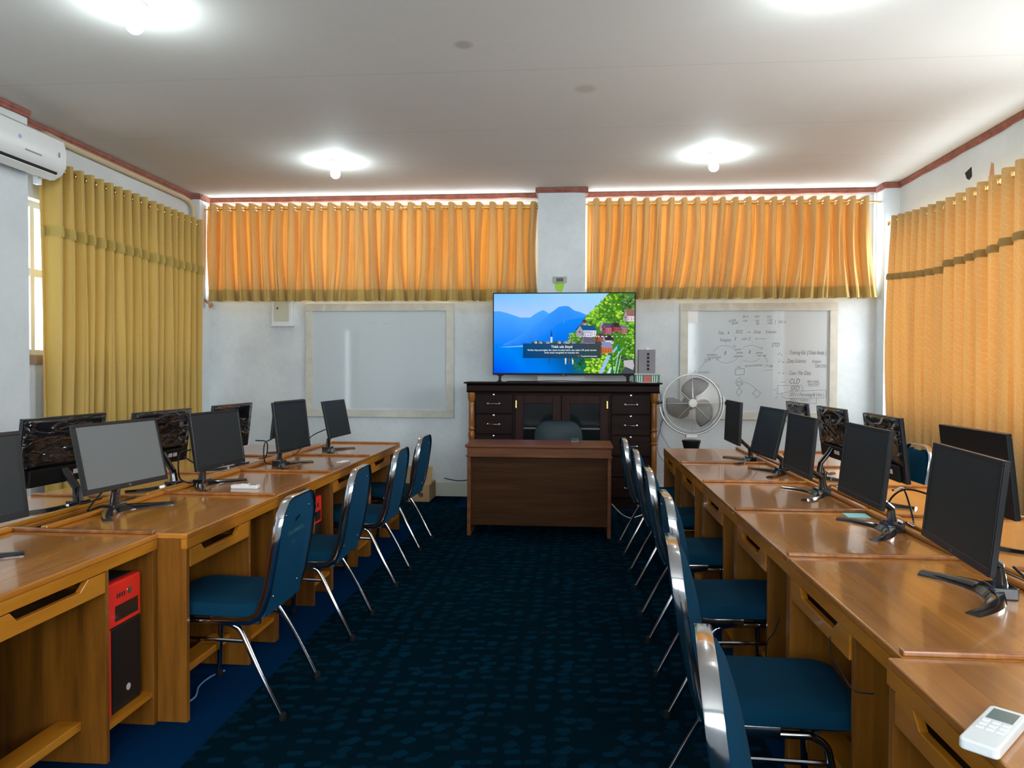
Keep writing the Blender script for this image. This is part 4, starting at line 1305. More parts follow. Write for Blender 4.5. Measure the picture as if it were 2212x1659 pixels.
ck = thing('desk_gadget', 'small dark clip-like gadget lying on the dark brown desk', 'gadget', (0.01, 6.44, 0.768))
MB().box(-0.035, 0.03, -0.02, 0.02, 0, 0.022).build('body', M_dgrey, ck, bevel=0.004)
MB().tube([(-0.03, 0, 0.02), (-0.02, 0, 0.034), (0.0, 0, 0.028), (0.02, 0, 0.032), (0.03, 0, 0.018)], 0.007, 8).build('clip', M_dgrey, ck, smooth=True)

# ------------------------------------------------------------------ fan
FX_, FY_, FZ_ = 1.137, 7.30, 1.078
fan = thing('pedestal_fan', 'large grey metal pedestal fan beside the cabinet', 'fan', (FX_, FY_, 0.0042))
RF = 0.275
def ring(mb, r, y, tr, n=48):
    mb.tube([Vector((r * math.cos(2 * PI * i / n), y, FZ_ + r * math.sin(2 * PI * i / n))) for i in range(n)], tr, 6, True)
q = MB()
for i in range(24):
    r = 0.05 + (RF - 0.055) * i / 23.0
    ring(q, r, -0.085 + 0.05 * (r / RF) ** 3, 0.0014, 44)
for i in range(8):
    a = 2 * PI * i / 8 + 0.02
    pts = []
    for k in range(9):
        r = 0.04 + (RF - 0.04) * k / 8
        pts.append(Vector((r * math.cos(a), -0.0865 + 0.05 * (r / RF) ** 3, FZ_ + r * math.sin(a))))
    q.tube(pts, 0.0022, 6)
q.build('front_guard', M_wire, fan, smooth=True)
q = MB()
for i in range(12):
    r = 0.06 + (RF - 0.065) * i / 11.0
    ring(q, r, 0.085 - 0.05 * (r / RF) ** 3, 0.0011, 40)
for i in range(8):
    a = 2 * PI * i / 8 + 0.2
    q.tube([Vector((r * math.cos(a), 0.086 - 0.05 * (r / RF) ** 3, FZ_ + r * math.sin(a))) for r in [0.05 + (RF - 0.05) * k / 6 for k in range(7)]], 0.002, 6)
q.build('rear_guard', M_wire, fan, smooth=True)
q = MB()
ring(q, RF, -0.035, 0.008, 64)
ring(q, RF, 0.035, 0.006, 64)
vs_, fs_ = [], []
for i in range(64):
    a = 2 * PI * i / 64
    for yy in (-0.035, 0.035):
        vs_.append(Vector((RF * math.cos(a), yy, FZ_ + RF * math.sin(a))))
for i in range(64):
    j = (i + 1) % 64
    fs_.append((2 * i, 2 * j, 2 * j + 1, 2 * i + 1))
q.add(vs_, fs_)
q.build('guard_rim', M_alu, fan, smooth=True)
# blades: broad swept leaves, at rest
for kb, a0 in enumerate((1.78, 1.78 + 2 * PI / 3, 1.78 + 4 * PI / 3)):
    q = MB()
    nr, na = 9, 7
    vs_ = []
    for i in range(nr):
        t = i / (nr - 1)
        r = 0.045 + 0.205 * t
        wdt = (0.42 + 0.80 * math.sin(PI * (0.10 + 0.72 * t)) ** 0.8) * (1 - 0.28 * t)
        mid = 0.42 * t
        for j in range(na):
            s_ = j / (na - 1) - 0.5
            an = a0 - mid + s_ * wdt * 1.5
            rr_ = r * (1 - 0.22 * t * max(0, s_ - 0.1) * 2)
            vs_.append(Vector((rr_ * math.cos(an), 0.0 + 0.045 * s_ * (1 - 0.3 * t), FZ_ + rr_ * math.sin(an))))
    fs_ = [(i * na + j, i * na + j + 1, (i + 1) * na + j + 1, (i + 1) * na + j) for i in range(nr - 1) for j in range(na - 1)]
    q.add(vs_, fs_)
    o = q.build('blade', M_blade, fan, smooth=True)
    sm = o.modifiers.new('thick', 'SOLIDIFY')
    sm.thickness = 0.003
RXm = Matrix.Rotation(PI / 2, 3, 'X')
MB().lathe([(0.042, 0.07), (0.044, 0.088), (0.036, 0.096), (0.002, 0.098)], (0, 0, FZ_), 24, 0, RXm).build('centre_badge', M_nut, fan, smooth=True)
MB().lathe([(0.04, -0.04), (0.05, -0.03), (0.05, 0.04), (0.035, 0.05)], (0, 0, FZ_), 20, 0, RXm).build('hub', M_dgrey, fan, smooth=True)
MB().lathe([(0.03, -0.17), (0.07, -0.16), (0.075, -0.10), (0.06, -0.06)], (0, 0, FZ_), 20, 0, RXm).build('motor', M_dgrey, fan, smooth=True)
# cradle: half hoop from knob to knob below the guard
q = MB()
RC = RF + 0.030
q.tube([Vector((RC * math.cos(a), 0.0, FZ_ + RC * math.sin(a))) for a in [math.radians(-172 + (184) * i / 30) for i in range(31)]], 0.020, 8, flat=0.62, up=(0, 1, 0))
q.build('cradle', M_alu, fan, smooth=True)
for s_ in (-1, 1):
    q = MB().tube([(s_ * (RF + 0.002), 0, FZ_), (s_ * (RF + 0.034), 0, FZ_), (s_ * (RF + 0.036), 0, FZ_), (s_ * (RF + 0.058), 0, FZ_)], [0.009, 0.009, 0.020, 0.018], 10)
    q.build('tilt_knob', M_black, fan, smooth=True)
q = MB().box(-0.055, 0.055, -0.03, 0.03, FZ_ - RC - 0.035, FZ_ - RC - 0.004)
q.build('cradle_clamp', M_alu, fan, bevel=0.006)
MB().lathe([(0.07, 0.625), (0.085, 0.69), (0.09, 0.70), (0.09, 0.715), (0.03, 0.72)], n=24).build('collar', M_black, fan, smooth=True)
MB().lathe([(0.02, 0.03), (0.02, 0.63)], n=14).build('pole', M_black, fan, smooth=True)
MB().lathe([(0.24, 0.0), (0.24, 0.012), (0.20, 0.03), (0.05, 0.045), (0.03, 0.07), (0.022, 0.08)], n=32).build('base', M_black, fan, smooth=True)

# ------------------------------------------------------------------ computer desks
DL, DD = 0.885, 0.61
def make_desk():
    t = thing('computer_desk', 'desk', 'computer desk', (0, 0, 0), 0, 'varnished computer desks in rows')
    q = MB().box(0.0, -DD, 0.0, DL, 0.728, 0.75)
    q.build('desktop', M_top, t, bevel=0.005, seg=3)
    MB().box(0.0, -0.024, 0.0, DL, 0.690, 0.7285).build('apron', M_teakf, t)
    MB().box(-0.004, -DD, DL - 0.026, DL, 0.75, 0.764).build('side_lip', M_lip, t, bevel=0.004)
    MB().box(-DD + 0.026, -DD, 0.0, DL - 0.027, 0.75, 0.770).build('back_lip', M_teakf, t, bevel=0.006)
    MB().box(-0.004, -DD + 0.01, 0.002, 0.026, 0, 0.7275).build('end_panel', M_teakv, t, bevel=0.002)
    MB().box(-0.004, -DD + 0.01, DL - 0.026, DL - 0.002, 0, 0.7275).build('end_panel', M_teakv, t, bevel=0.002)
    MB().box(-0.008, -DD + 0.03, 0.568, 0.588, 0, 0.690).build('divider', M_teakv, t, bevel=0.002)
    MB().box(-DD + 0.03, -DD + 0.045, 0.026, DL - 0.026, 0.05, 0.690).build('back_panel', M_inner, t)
    MB().box(-0.010, -DD + 0.05, 0.588, DL - 0.026, 0.112, 0.132).build('tower_shelf', M_teakf, t)
    MB().box(-0.10, -0.19, 0.026, 0.568, 0.118, 0.150).build('foot_rail', M_teakf, t, bevel=0.004)
    # keyboard drawer with a scooped grip
    d_ = MB().prism([(0.032, 0.612), (0.562, 0.612), (0.562, 0.684), (0.47, 0.684), (0.43, 0.652), (0.15, 0.652), (0.12, 0.684), (0.032, 0.684)], lambda a, c, t_: Vector((t_, a, c)), -0.004, -0.024).build('drawer', M_teakf, t, bevel=0.002)
    MB().box(-0.024, -0.46, 0.034, 0.56, 0.612, 0.622).build('drawer_tray', M_inner, d_)
    return t
desk0 = make_desk()
desk_used = [False]
def desk(x, y0, y1, rot, label):
    """front edge at x, spanning y0..y1; rot 0 faces +x, pi faces -x"""
    if desk_used[0]: o = copy_tree(desk0)
    else:
        o = desk0
        desk_used[0] = True
    o.location = (x, y0 if rot == 0 else y1, 0)
    o.rotation_euler = (0, 0, rot)
    o.scale = (1, (y1 - y0 - 0.003) / DL, 1)
    o['label'] = label
    return o
LY = [1.895, 2.78, 3.675, 4.54, 5.416, 6.36]
LN = ['cut by the left edge, holding a red tower', 'second from the camera, behind the nearest chair', 'third from the camera, under a white remote', 'fourth from the camera', 'furthest, by the cardboard box']
for i in range(5):
    desk(-1.63 if i == 0 else -1.512, LY[i], LY[i + 1], 0, 'teak desk of left aisle row, ' + LN[i])
WY = [2.60, 3.52, 4.36, 5.27, 6.12]
WN = ['nearest the camera at the left edge', 'second from the camera', 'third from the camera', 'furthest from the camera, by the back wall']
for i in range(4):
    bk = -2.255 if i == 0 else -2.135
    desk(bk - DD, WY[i], WY[i + 1], PI, 'teak desk of left window row, ' + WN[i])
RY = [0.85, 1.736, 2.64, 3.494, 4.356, 5.252, 6.235]
RN = ['nearest, with the white remote', 'second from the camera, under the biggest monitor', 'third from the camera, with teal paper', 'fourth from the camera', 'fifth from the camera', 'furthest from the camera, before the fan']
for i in range(6):
    desk(0.712 if i == 0 else 0.745, RY[i], RY[i + 1], PI, 'teak desk of right aisle row, ' + RN[i])
VY = [1.70, 2.558, 3.438, 4.302, 5.126, 6.05]
VN = ['nearest the camera at the right edge', 'second from the camera, under a bare monitor back', 'third from the camera, before the lone chair', 'fourth from the camera, mostly behind monitors', 'furthest from the camera, by the back wall']
for i in range(5):
    desk(1.385 + DD, VY[i], VY[i + 1], 0, 'teak desk of right window row, ' + VN[i])

# ------------------------------------------------------------------ chairs
def make_chair(notch=False):
    t = thing('stacking_chair', 'chair', 'chair', (0, 0, 0), 0, 'blue stacking chairs with chrome frames')
    hw = 0.19
    # seat cushion: rounded slab, domed
    out = rrect(0.43, 0.40, 0.075, 5)
    lay = [(0.395, 0.93), (0.405, 1.0), (0.432, 1.0), (0.452, 0.955), (0.462, 0.80), (0.466, 0.45)]
    q = MB()
    n = len(out)
    vs_ = []
    for z, k in lay:
        vs_ += [Vector((0.315 + a * k, c * k, z + (0.006 * k if a > 0.1 else 0))) for a, c in out]
    fs_ = [(i * n + j, i * n + (j + 1) % n, (i + 1) * n + (j + 1) % n, (i + 1) * n + j) for i in range(len(lay) - 1) for j in range(n)]
    fs_ += [tuple(reversed(range(n))), tuple((len(lay) - 1) * n + j for j in range(n))]
    q.add(vs_, fs_)
    q.build('seat', M_fab, t, smooth=True)
    # back: profile of the shell as seen from the side, f(z)
    def fx(z):
        u = (z - 0.42) / 0.45
        return 0.085 - 0.105 * max(0, u) + 0.030 * max(0, u) ** 2
    c = 0.085                                      # chamfered corner
    z0, z1 = 0.455, 0.868
    def outline(h, top, bot, ch):
        return [(-h, bot), (-h, top - ch * 1.25), (-h + ch * 0.18, top - ch * 0.62), (-h + ch * 0.62, top - ch * 0.14), (-h + ch * 1.1, top), (h - ch * 1.1, top), (h - ch * 0.62, top - ch * 0.14), (h - ch * 0.18, top - ch * 0.62), (h, top - ch * 1.25), (h, bot)]
    # rear vinyl panel
    oo = outline(hw - 0.004, z1 - 0.004, 0.40, c)
    def shell(mb, pts, off0, off1):
        mb.prism(pts, lambda a, zz, tt: Vector((fx(zz) + tt, a, zz)), off0, off1)
    # subdivide the outline so the panel can follow the curve
    q = MB()
    rows_ = 10
    def halfw(z, h, top, ch):
        d = top - z
        if d >= ch * 1.25: return h
        pr_ = [(0, h - ch * 1.1), (ch * 0.14, h - ch * 0.62), (ch * 0.62, h - ch * 0.18), (ch * 1.25, h)]
        for (d0, w0), (d1, w1) in zip(pr_, pr_[1:]):
            if d <= d1: return w0 + (w1 - w0) * (d - d0) / (d1 - d0)
        return h
    def panel(h, top, bot, ch, o0, o1, dome=0.0, cut=None):
        zs = sorted(set([bot + (top - bot) * i / rows_ for i in range(rows_ + 1)] + [top - ch * k for k in (0.14, 0.35, 0.62, 0.9, 1.25)]))
        zs = [z for z in zs if bot - 1e-6 <= z <= top + 1e-6]
        na = 9
        vs_, fs_ = [], []
        for z in zs:
            w_ = halfw(z, h, top, ch)
            for j in range(na):
                s_ = -1 + 2 * j / (na - 1)
                zz = z
                if cut and z > top - 1e-6 and abs(s_) < 0.62: zz = z - cut * min(1, (0.62 - abs(s_)) * 3.2)
                dm = dome * (1 - s_ ** 4) * (math.sin(PI * min(1, max(0, (z - bot) / (top - bot)))) ** 0.45)
                vs_.append(Vector((fx(zz) + o1 + dm, s_ * w_, zz)))
            for j in range(na):
                s_ = -1 + 2 * j / (na - 1)
                zz = z
                if cut and z > top - 1e-6 and abs(s_) < 0.62: zz = z - cut * min(1, (0.62 - abs(s_)) * 3.2)
                vs_.append(Vector((fx(zz) + o0, s_ * w_, zz)))
        st = 2 * na
        for i in range(len(zs) - 1):
            for j in range(na - 1):
                a = i * st + j
                fs_.append((a, a + 1, a + st + 1, a + st))
                fs_.append((a + na, a + na + st, a + na + st + 1, a + na + 1))
            fs_.append((i * st, i * st + st, i * st + st + na, i * st + na))
            fs_.append((i * st + na - 1, i * st + 2 * na - 1, i * st + st + 2 * na - 1, i * st + st + na - 1))
        L_ = (len(zs) - 1) * st
        for j in range(na - 1):
            fs_.append((j, j + na, j + na + 1, j + 1))
            fs_.append((L_ + j, L_ + j + 1, L_ + na + j + 1, L_ + na + j))
        return MB().add(vs_, fs_)
    cut = 0.05 if notch else None
    bp_ = panel(hw - 0.003, z1 - (0.028 if notch else 0.004), 0.40, c, -0.006, 0.003, 0.0, cut).build('back_panel', M_vinyl, t, smooth=True)
    panel(hw - 0.012, z1 - (0.034 if notch else 0.012), 0.455, c, 0.003, 0.016, 0.042, cut).build('back_cushion', M_fab, t, smooth=True)
    for (a, z) in ((-0.13, 0.80), (0.13, 0.80), (-0.13, 0.47), (0.13, 0.47)):
        MB().lathe([(0.0055, 0), (0.004, 0.003), (0.001, 0.004)], (fx(z) - 0.006, a, z), 8, 0, Matrix.Rotation(-PI / 2, 3, 'Y')).build('rivet', M_chrome, bp_, smooth=True)
    # chrome edge band: up one side, across the top, down the other, then turning in under the seat
    path = []
    for s_ in (1,):
        path += [Vector((0.30, hw + 0.002, 0.388)), Vector((0.20, hw + 0.002, 0.385)), Vector((0.140, hw + 0.002, 0.388)), Vector((0.108, hw + 0.002, 0.405)), Vector((0.090, hw + 0.002, 0.435)), Vector((fx(0.50), hw + 0.002, 0.50)), Vector((fx(0.60), hw + 0.002, 0.60)), Vector((fx(0.68), hw + 0.002, 0.68))]
        for d_ in (1.25, 0.9, 0.62, 0.35, 0.14, 0.0):
            z = z1 - c * d_
            path.append(Vector((fx(z), halfw(z, hw, z1, c) + 0.002, z)))
    path = path + [Vector((p.x, -p.y, p.z)) for p in reversed(path)]
    q = MB()
    vs_, fs_ = [], []
    k = len(path)
    W_, T_ = 0.017, 0.0045
    for i, p in enumerate(path):
        a, b_ = path[max(0, i - 1)], path[min(k - 1, i + 1)]
        tn = (b_ - a).normalized()
        # band lies flat against the rim: its width runs front to back, across the tangent
        yn = Vector((0, p.y, 0)).normalized()
        wv = Vector((1, 0, 0)) - tn * tn.x
        if wv.length < 0.3: wv = Vector((0, 0, 1)) - tn * tn.z
        wv.normalize()
        nv = tn.cross(wv).normalized()
        for (u_, v_) in ((-1, -0.6), (-0.7, -1), (0.7, -1), (1, -0.6), (1, 0.6), (0.7, 1), (-0.7, 1), (-1, 0.6)):
            vs_.append(p + wv * W_ * u_ + nv * T_ * v_)
    for i in range(k - 1):
        for j in range(8):
            fs_.append((i * 8 + j, i * 8 + (j + 1) % 8, (i + 1) * 8 + (j + 1) % 8, (i + 1) * 8 + j))
    fs_ += [tuple(reversed(range(8))), tuple((k - 1) * 8 + j for j in range(8))]
    q.add(vs_, fs_)
    q.build('back_frame', M_chrome, t, smooth=True)
    for s_ in (-1, 1):
        y = s_ * (hw - 0.010)
        rear = smooth_path([(0.005, s_ * 0.20, 0.012), (0.09, s_ * 0.199, 0.175), (0.172, y, 0.325), (0.205, y, 0.362), (0.26, y, 0.376), (0.36, y, 0.380)], 4)
        l_ = MB().tube(rear, 0.0112, 10).build('leg', M_chrome, t, smooth=True)
        MB().lathe([(0.016, 0), (0.016, 0.022), (0.0125, 0.028)], (0.002, s_ * 0.20, 0.0), 12).build('foot_cap', M_rubber, l_, smooth=True)
        front = smooth_path([(0.455, s_ * 0.19, 0.012), (0.448, s_ * 0.191, 0.2), (0.438, y, 0.30), (0.425, y, 0.352), (0.39, y, 0.378), (0.36, y, 0.380)], 4)
        l_ = MB().tube(front, 0.0112, 10).build('leg', M_chrome, t, smooth=True)
        MB().lathe([(0.016, 0), (0.016, 0.022), (0.0125, 0.028)], (0.455, s_ * 0.19, 0.0), 12).build('foot_cap', M_rubber, l_, smooth=True)
        MB().tube([(0.158, y, 0.300), (0.25, y, 0.303), (0.438, y, 0.306)], 0.0075, 8).build('stretcher', M_chrome, t, smooth=True)
        MB().box(0.10, 0.13, y - 0.01, y + 0.012, 0.374, 0.392).build('bracket', M_chromed, t)
    q = MB()
    q.tube([(0.20, -hw + 0.012, 0.385), (0.20, hw - 0.012, 0.385)], 0.010, 8)
    q.tube([(0.40, -hw + 0.012, 0.385), (0.40, hw - 0.012, 0.385)], 0.010, 8)
    q.build('cross_bar', M_chromed, t, smooth=True)
    return t
ch0 = make_chair()
used_c = [False]
def chair(x, y, rz, label):
    if used_c[0]: o = copy_tree(ch0)
    else:
        o = ch0
        used_c[0] = True
    o.location = (x, y, 0.004)
    o.rotation_euler = (0, 0, rz)
    o['label'] = label
    return o
c1_ = chair(-1.148, 3.035, PI + 0.0, 'nearest blue chrome chair at the left desks, faded green lettering on its back')
chair(-1.130, 3.90, PI + 0.02, 'second blue chrome chair from the camera along the left desks')
chair(-1.130, 4.845, PI, 'third blue chrome chair from the camera along the left desks')
chair(-1.165, 5.79, PI - 0.04, 'fourth blue chrome chair along the left desks, by the cardboard box')
RCN = ['furthest of the six blue chrome chairs along the right desks, by the dark brown desk', 'fifth of the six blue chrome chairs from the camera along the right desks', 'fourth of the six blue chrome chairs from the camera along the right desks', 'third of the six blue chrome chairs from the camera along the right desks', 'second of the six blue chrome chairs from the camera along the right desks', 'nearest of the six blue chrome chairs along the right desks, cut by the bottom edge']
for (x, y, lb, a) in ((0.372, 5.785, RCN[0], 0.03), (0.392, 4.94, RCN[1], 0.0), (0.385, 4.015, RCN[2], 0.0), (0.378, 3.19, RCN[3], 0.0), (0.292, 2.31, RCN[4], -0.075), (0.245, 1.45, RCN[5], -0.125)):
    chair(x, y, a, lb)
lone = make_chair(True)
lone.location = (2.50, 5.58, 0)
lone.rotation_euler = (0, 0, PI + 0.05)
lone['label'] = 'lone blue chrome chair with a notched back, before the right wall curtain'
# faded stencil and tag on the nearest left chair
fxz = lambda z: 0.085 - 0.105 * max(0, (z - 0.42) / 0.45) + 0.030 * max(0, (z - 0.42) / 0.45) ** 2
q = MB()
def onback(y_, z, o_=0.0068): return Vector((fxz(z) - o_, y_, z))
rs_ = random.Random(2)
for z_, n_, y0_ in ((0.705, 11, 0.085), (0.658, 3, 0.03)):      # worn paint: only slivers of the letters are left
    for i in range(n_):
        y_ = y0_ - i * 0.0165
        for k in range(2):
            yy, zz, hh, ww = y_ + rs_.uniform(-0.002, 0.002) - k * 0.007, z_ + rs_.uniform(-0.003, 0.003), rs_.uniform(0.008, 0.026), rs_.uniform(0.002, 0.0045)
            q.add([onback(yy, zz), onback(yy - ww, zz), onback(yy - ww, zz + hh), onback(yy, zz + hh)], [(0, 1, 2, 3)])
tag(q.build('stencil_lettering', M_faded, c1_, fix=False), 'faded green stencil lettering')
q = MB()
q.add([onback(0.02, 0.752), onback(-0.03, 0.765), onback(-0.03, 0.778), onback(0.02, 0.768)], [(0, 1, 2, 3)])
tag(q.build('tag', M_chromed, c1_, fix=False), 'small silver tag')

# ------------------------------------------------------------------ monitors
def monitor(x, y, yaw, sx, zb, w, h, tilt, label, wrap=False, screen=None, cable=None, neck_dy=0.0, group=None, logo=True, base_rot=0.0):
    """stand apex at (x, y); faces local +x turned by yaw; sx: how far the screen stands in front of the apex"""
    t = thing('monitor', label, 'monitor', (x, y, 0.75), yaw, group)
    ct, sn = math.cos(tilt), math.sin(tilt)
    zl = zb - 0.75
    def S(a, u, d):                                   # a across, u up the screen, d forward of the glass
        return Vector((sx - u * sn + d * ct, a, zl + u * ct + d * sn))
    def sbox(mb, a0, a1, u0, u1, d0, d1, mi=0):
        vs_ = [S(a, u, d) for d in (d0, d1) for u in (u0, u1) for a in (a0, a1)]
        mb.add(vs_, [(0, 2, 3, 1), (4, 5, 7, 6), (0, 1, 5, 4), (2, 6, 7, 3), (0, 4, 6, 2), (1, 3, 7, 5)], mi)
    bzl = 0.014
    q = MB()
    sbox(q, -w / 2, w / 2, 0, h, -0.018, -0.002)
    sbox(q, -w / 2, w / 2, 0, 0.022, -0.002, 0.002)
    sbox(q, -w / 2, w / 2, h - bzl, h, -0.002, 0.002)
    sbox(q, -w / 2, -w / 2 + bzl, 0.022, h - bzl, -0.002, 0.002)
    sbox(q, w / 2 - bzl, w / 2, 0.022, h - bzl, -0.002, 0.002)
    q.build('housing', M_black, t, bevel=0.002)
    q = MB()
    sbox(q, -w / 2 + bzl, w / 2 - bzl, 0.022, h - bzl, -0.0022, -0.0005)
    q.build('screen', screen or M_screen, t)
    q = MB()
    if not wrap:
        sbox(q, -w * 0.36, w * 0.36, h * 0.08, h * 0.62, -0.034, -0.018)
        q.build('back_housing', M_black, t, bevel=0.006)
    if wrap:
        q = MB()
        g = 12
        vs_, fs_ = [], []
        rr = random.Random(sum(map(ord, label)))
        for i in range(g + 1):
            for j in range(g + 1):
                a, u = -w / 2 + 0.004 + (w - 0.008) * i / g, h * 0.27 + (h * 0.73 - 0.004) * j / g
                vs_.append(S(a, u, -0.0195 - 0.004 * rr.random() * (0 < i < g and 0 < j < g)))
        for i in range(g):
            for j in range(g):
                fs_.append((i * (g + 1) + j, (i + 1) * (g + 1) + j, (i + 1) * (g + 1) + j + 1, i * (g + 1) + j + 1))
        q.add(vs_, fs_)
        ed = MB()
        o = q.build('film_wrap', M_film, t, smooth=True)
        sm = o.modifiers.new('thick', 'SOLIDIFY')
        sm.thickness = 0.0012
        pb = MB()
        sbox(pb, -w * 0.40, w * 0.40, 0.004, h * 0.26, -0.034, -0.018)
        pbo = pb.build('port_cover', M_blackm, t, bevel=0.004)
        lb_ = MB()
        for a in (-0.13, -0.085):
            sbox(lb_, a, a + 0.035, h * 0.12, h * 0.19, -0.0352, -0.034)
        lb_.build('rating_sticker', M_whitep, pbo)
    if logo:
        q = MB()
        text_mb(q, 'LG', 0.012, lambda a, b_: S(a, 0.007 + b_, 0.0024), 0, 'CENTER')
        q.build('maker_mark', M_grey, t, fix=False)
    # crescent foot: two arms swept forward from the apex
    q = MB()
    n = 18
    cr_, sr_ = math.cos(base_rot), math.sin(base_rot)
    vs_ = []
    for i in range(n + 1):
        k = -1 + 2 * i / n
        px, py = 0.015 + 0.125 * k * k, 0.205 * k
        wd_ = 0.030 * (1 - 0.35 * abs(k))
        hh = 0.012 + 0.016 * (1 - abs(k)) ** 1.5
        tx, ty = 0.25 * k, 0.205
        L_ = math.hypot(tx, ty)
        nx, ny = ty / L_, -tx / L_
        for (o_, z_) in ((-wd_, 0), (-wd_ * 0.8, hh), (wd_ * 0.5, hh * 0.8), (wd_, 0.003), (wd_, 0)):
            ax, ay = px + nx * o_, py + ny * o_
            vs_.append(Vector((ax * cr_ - ay * sr_, ax * sr_ + ay * cr_, z_)))
    fs_ = [(i * 5 + j, i * 5 + (j + 1) % 5, (i + 1) * 5 + (j + 1) % 5, (i + 1) * 5 + j) for i in range(n) for j in range(5)]
    fs_ += [tuple(reversed(range(5))), tuple(n * 5 + j for j in range(5))]
    q.add(vs_, fs_)
    q.build('stand_base', M_blackg, t, smooth=True)
    q = MB()
    top = S(0, h * 0.22, -0.03)
    pth = [Vector((-0.012, 0, 0.004)), Vector((-0.008, 0, 0.04)), Vector((-0.002, 0, 0.09)), top + Vector((-0.016, 0, -0.03)), top]
    q.tube(pth, [0.036, 0.030, 0.026, 0.026, 0.024], 8, flat=0.55, up=(0, 1, 0))
    q.box(-0.042, 0.024, -0.04, 0.04, 0.0, 0.034)
    q.build('stand_neck', M_blackg, t, bevel=0.003)
    if cable:
        MB().tube(smooth_path([Vector(p) for p in cable], 6), 0.0042, 7).build('cable', M_black, t, smooth=True)
    return t

G1, G2 = 'monitors on the aisle desks', 'monitors on the window desks'
# left aisle row faces +x
monitor(-2.06, 2.22, -0.10, 0.12, 0.875, 0.50, 0.305, 0.13, 'black monitor cut off by the left edge of the photo', group=G1)
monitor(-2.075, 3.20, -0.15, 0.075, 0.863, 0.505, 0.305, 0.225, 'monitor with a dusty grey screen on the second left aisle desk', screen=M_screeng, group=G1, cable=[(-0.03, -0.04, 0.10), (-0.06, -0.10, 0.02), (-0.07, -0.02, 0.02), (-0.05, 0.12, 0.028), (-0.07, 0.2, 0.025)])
monitor(-2.055, 3.96, -0.115, 0.118, 0.857, 0.455, 0.31, 0.14, 'black screen monitor behind the dusty grey one, left aisle row', group=G1, cable=[(0.06, -0.20, 0.22), (0.03, -0.25, 0.20), (0.02, -0.24, 0.08), (-0.01, -0.12, 0.03), (-0.04, -0.03, 0.02)])
monitor(-1.965, 4.82, -0.08, 0.11, 0.860, 0.465, 0.325, 0.12, 'black screen monitor third from the camera with a cable loop, left aisle row', group=G1, cable=[(0.05, -0.21, 0.20), (0.03, -0.27, 0.17), (0.02, -0.25, 0.06), (-0.01, -0.1, 0.02), (-0.03, -0.02, 0.02)])
monitor(-1.935, 5.72, -0.05, 0.10, 0.868, 0.455, 0.29, 0.20, 'furthest black screen monitor of the left aisle row, before the blank whiteboard', group=G1, cable=[(0.02, -0.12, 0.18), (-0.02, -0.30, 0.14), (-0.06, -0.42, 0.05), (-0.07, -0.5, 0.02)])
# right aisle row faces -x
monitor(1.222, 2.24, PI - 0.12, 0.122, 0.866, 0.51, 0.305, 0.105, 'biggest black screen monitor at the right edge, right aisle row', group=G1, cable=[(-0.02, 0.05, 0.10), (-0.08, 0.06, 0.04), (-0.12, -0.05, 0.02), (-0.10, -0.22, 0.02)])
monitor(1.285, 3.12, PI - 0.02, 0.130, 0.872, 0.48, 0.305, 0.105, 'black screen monitor above the teal paper, right aisle row', group=G1, cable=[(-0.02, -0.03, 0.16), (-0.10, -0.12, 0.15), (-0.13, -0.10, 0.03), (-0.09, -0.0, 0.02), (-0.05, 0.03, 0.04)])
monitor(1.29, 3.99, PI - 0.02, 0.130, 0.861, 0.49, 0.306, 0.09, 'black screen monitor third from the camera, right aisle row', group=G1, cable=[(-0.02, -0.02, 0.14), (-0.06, -0.1, 0.03), (-0.09, -0.12, 0.03)])
monitor(1.305, 4.80, PI + 0.06, 0.125, 0.862, 0.475, 0.31, 0.225, 'black monitor tilted back, fourth from the camera, right aisle row', group=G1, cable=[(-0.02, -0.02, 0.12), (-0.06, 0.06, 0.05), (-0.08, 0.12, 0.03)])
monitor(1.255, 5.42, PI, 0.13, 0.880, 0.48, 0.30, 0.04, 'furthest upright black monitor of the right aisle row, beside the fan', group=G1, cable=[(-0.02, -0.02, 0.14), (-0.08, -0.06, 0.06), (-0.09, -0.15, 0.02)])
# left window row faces -x, backs towards the aisle
monitor(-2.315, 3.27, PI - 0.09, 0.10, 0.865, 0.505, 0.315, 0.13, 'large film-wrapped monitor back behind the dusty grey screen', True, group=G2, logo=False, cable=[(-0.03, 0.02, 0.1), (-0.06, 0.06, 0.03), (-0.05, -0.1, 0.025)])
monitor(-2.19, 3.88, PI - 0.05, 0.095, 0.872, 0.52, 0.30, 0.12, 'film-wrapped monitor back with white stickers, second of the left window row', True, group=G2, logo=False, cable=[(-0.04, -0.05, 0.16), (-0.10, -0.10, 0.09), (-0.09, -0.13, 0.01), (-0.05, -0.2, 0.03)])
monitor(-2.19, 4.71, PI - 0.05, 0.095, 0.872, 0.50, 0.296, 0.12, 'film-wrapped monitor back third of the left window row, cable at its side', True, group=G2, logo=False, cable=[(-0.02, -0.17, 0.16), (-0.06, -0.25, 0.14), (-0.05, -0.26, 0.04), (-0.03, -0.2, 0.03)])
monitor(-2.19, 5.70, PI - 0.05, 0.095, 0.868, 0.53, 0.285, 0.12, 'furthest film-wrapped monitor back of the left window row', True, group=G2, logo=False)
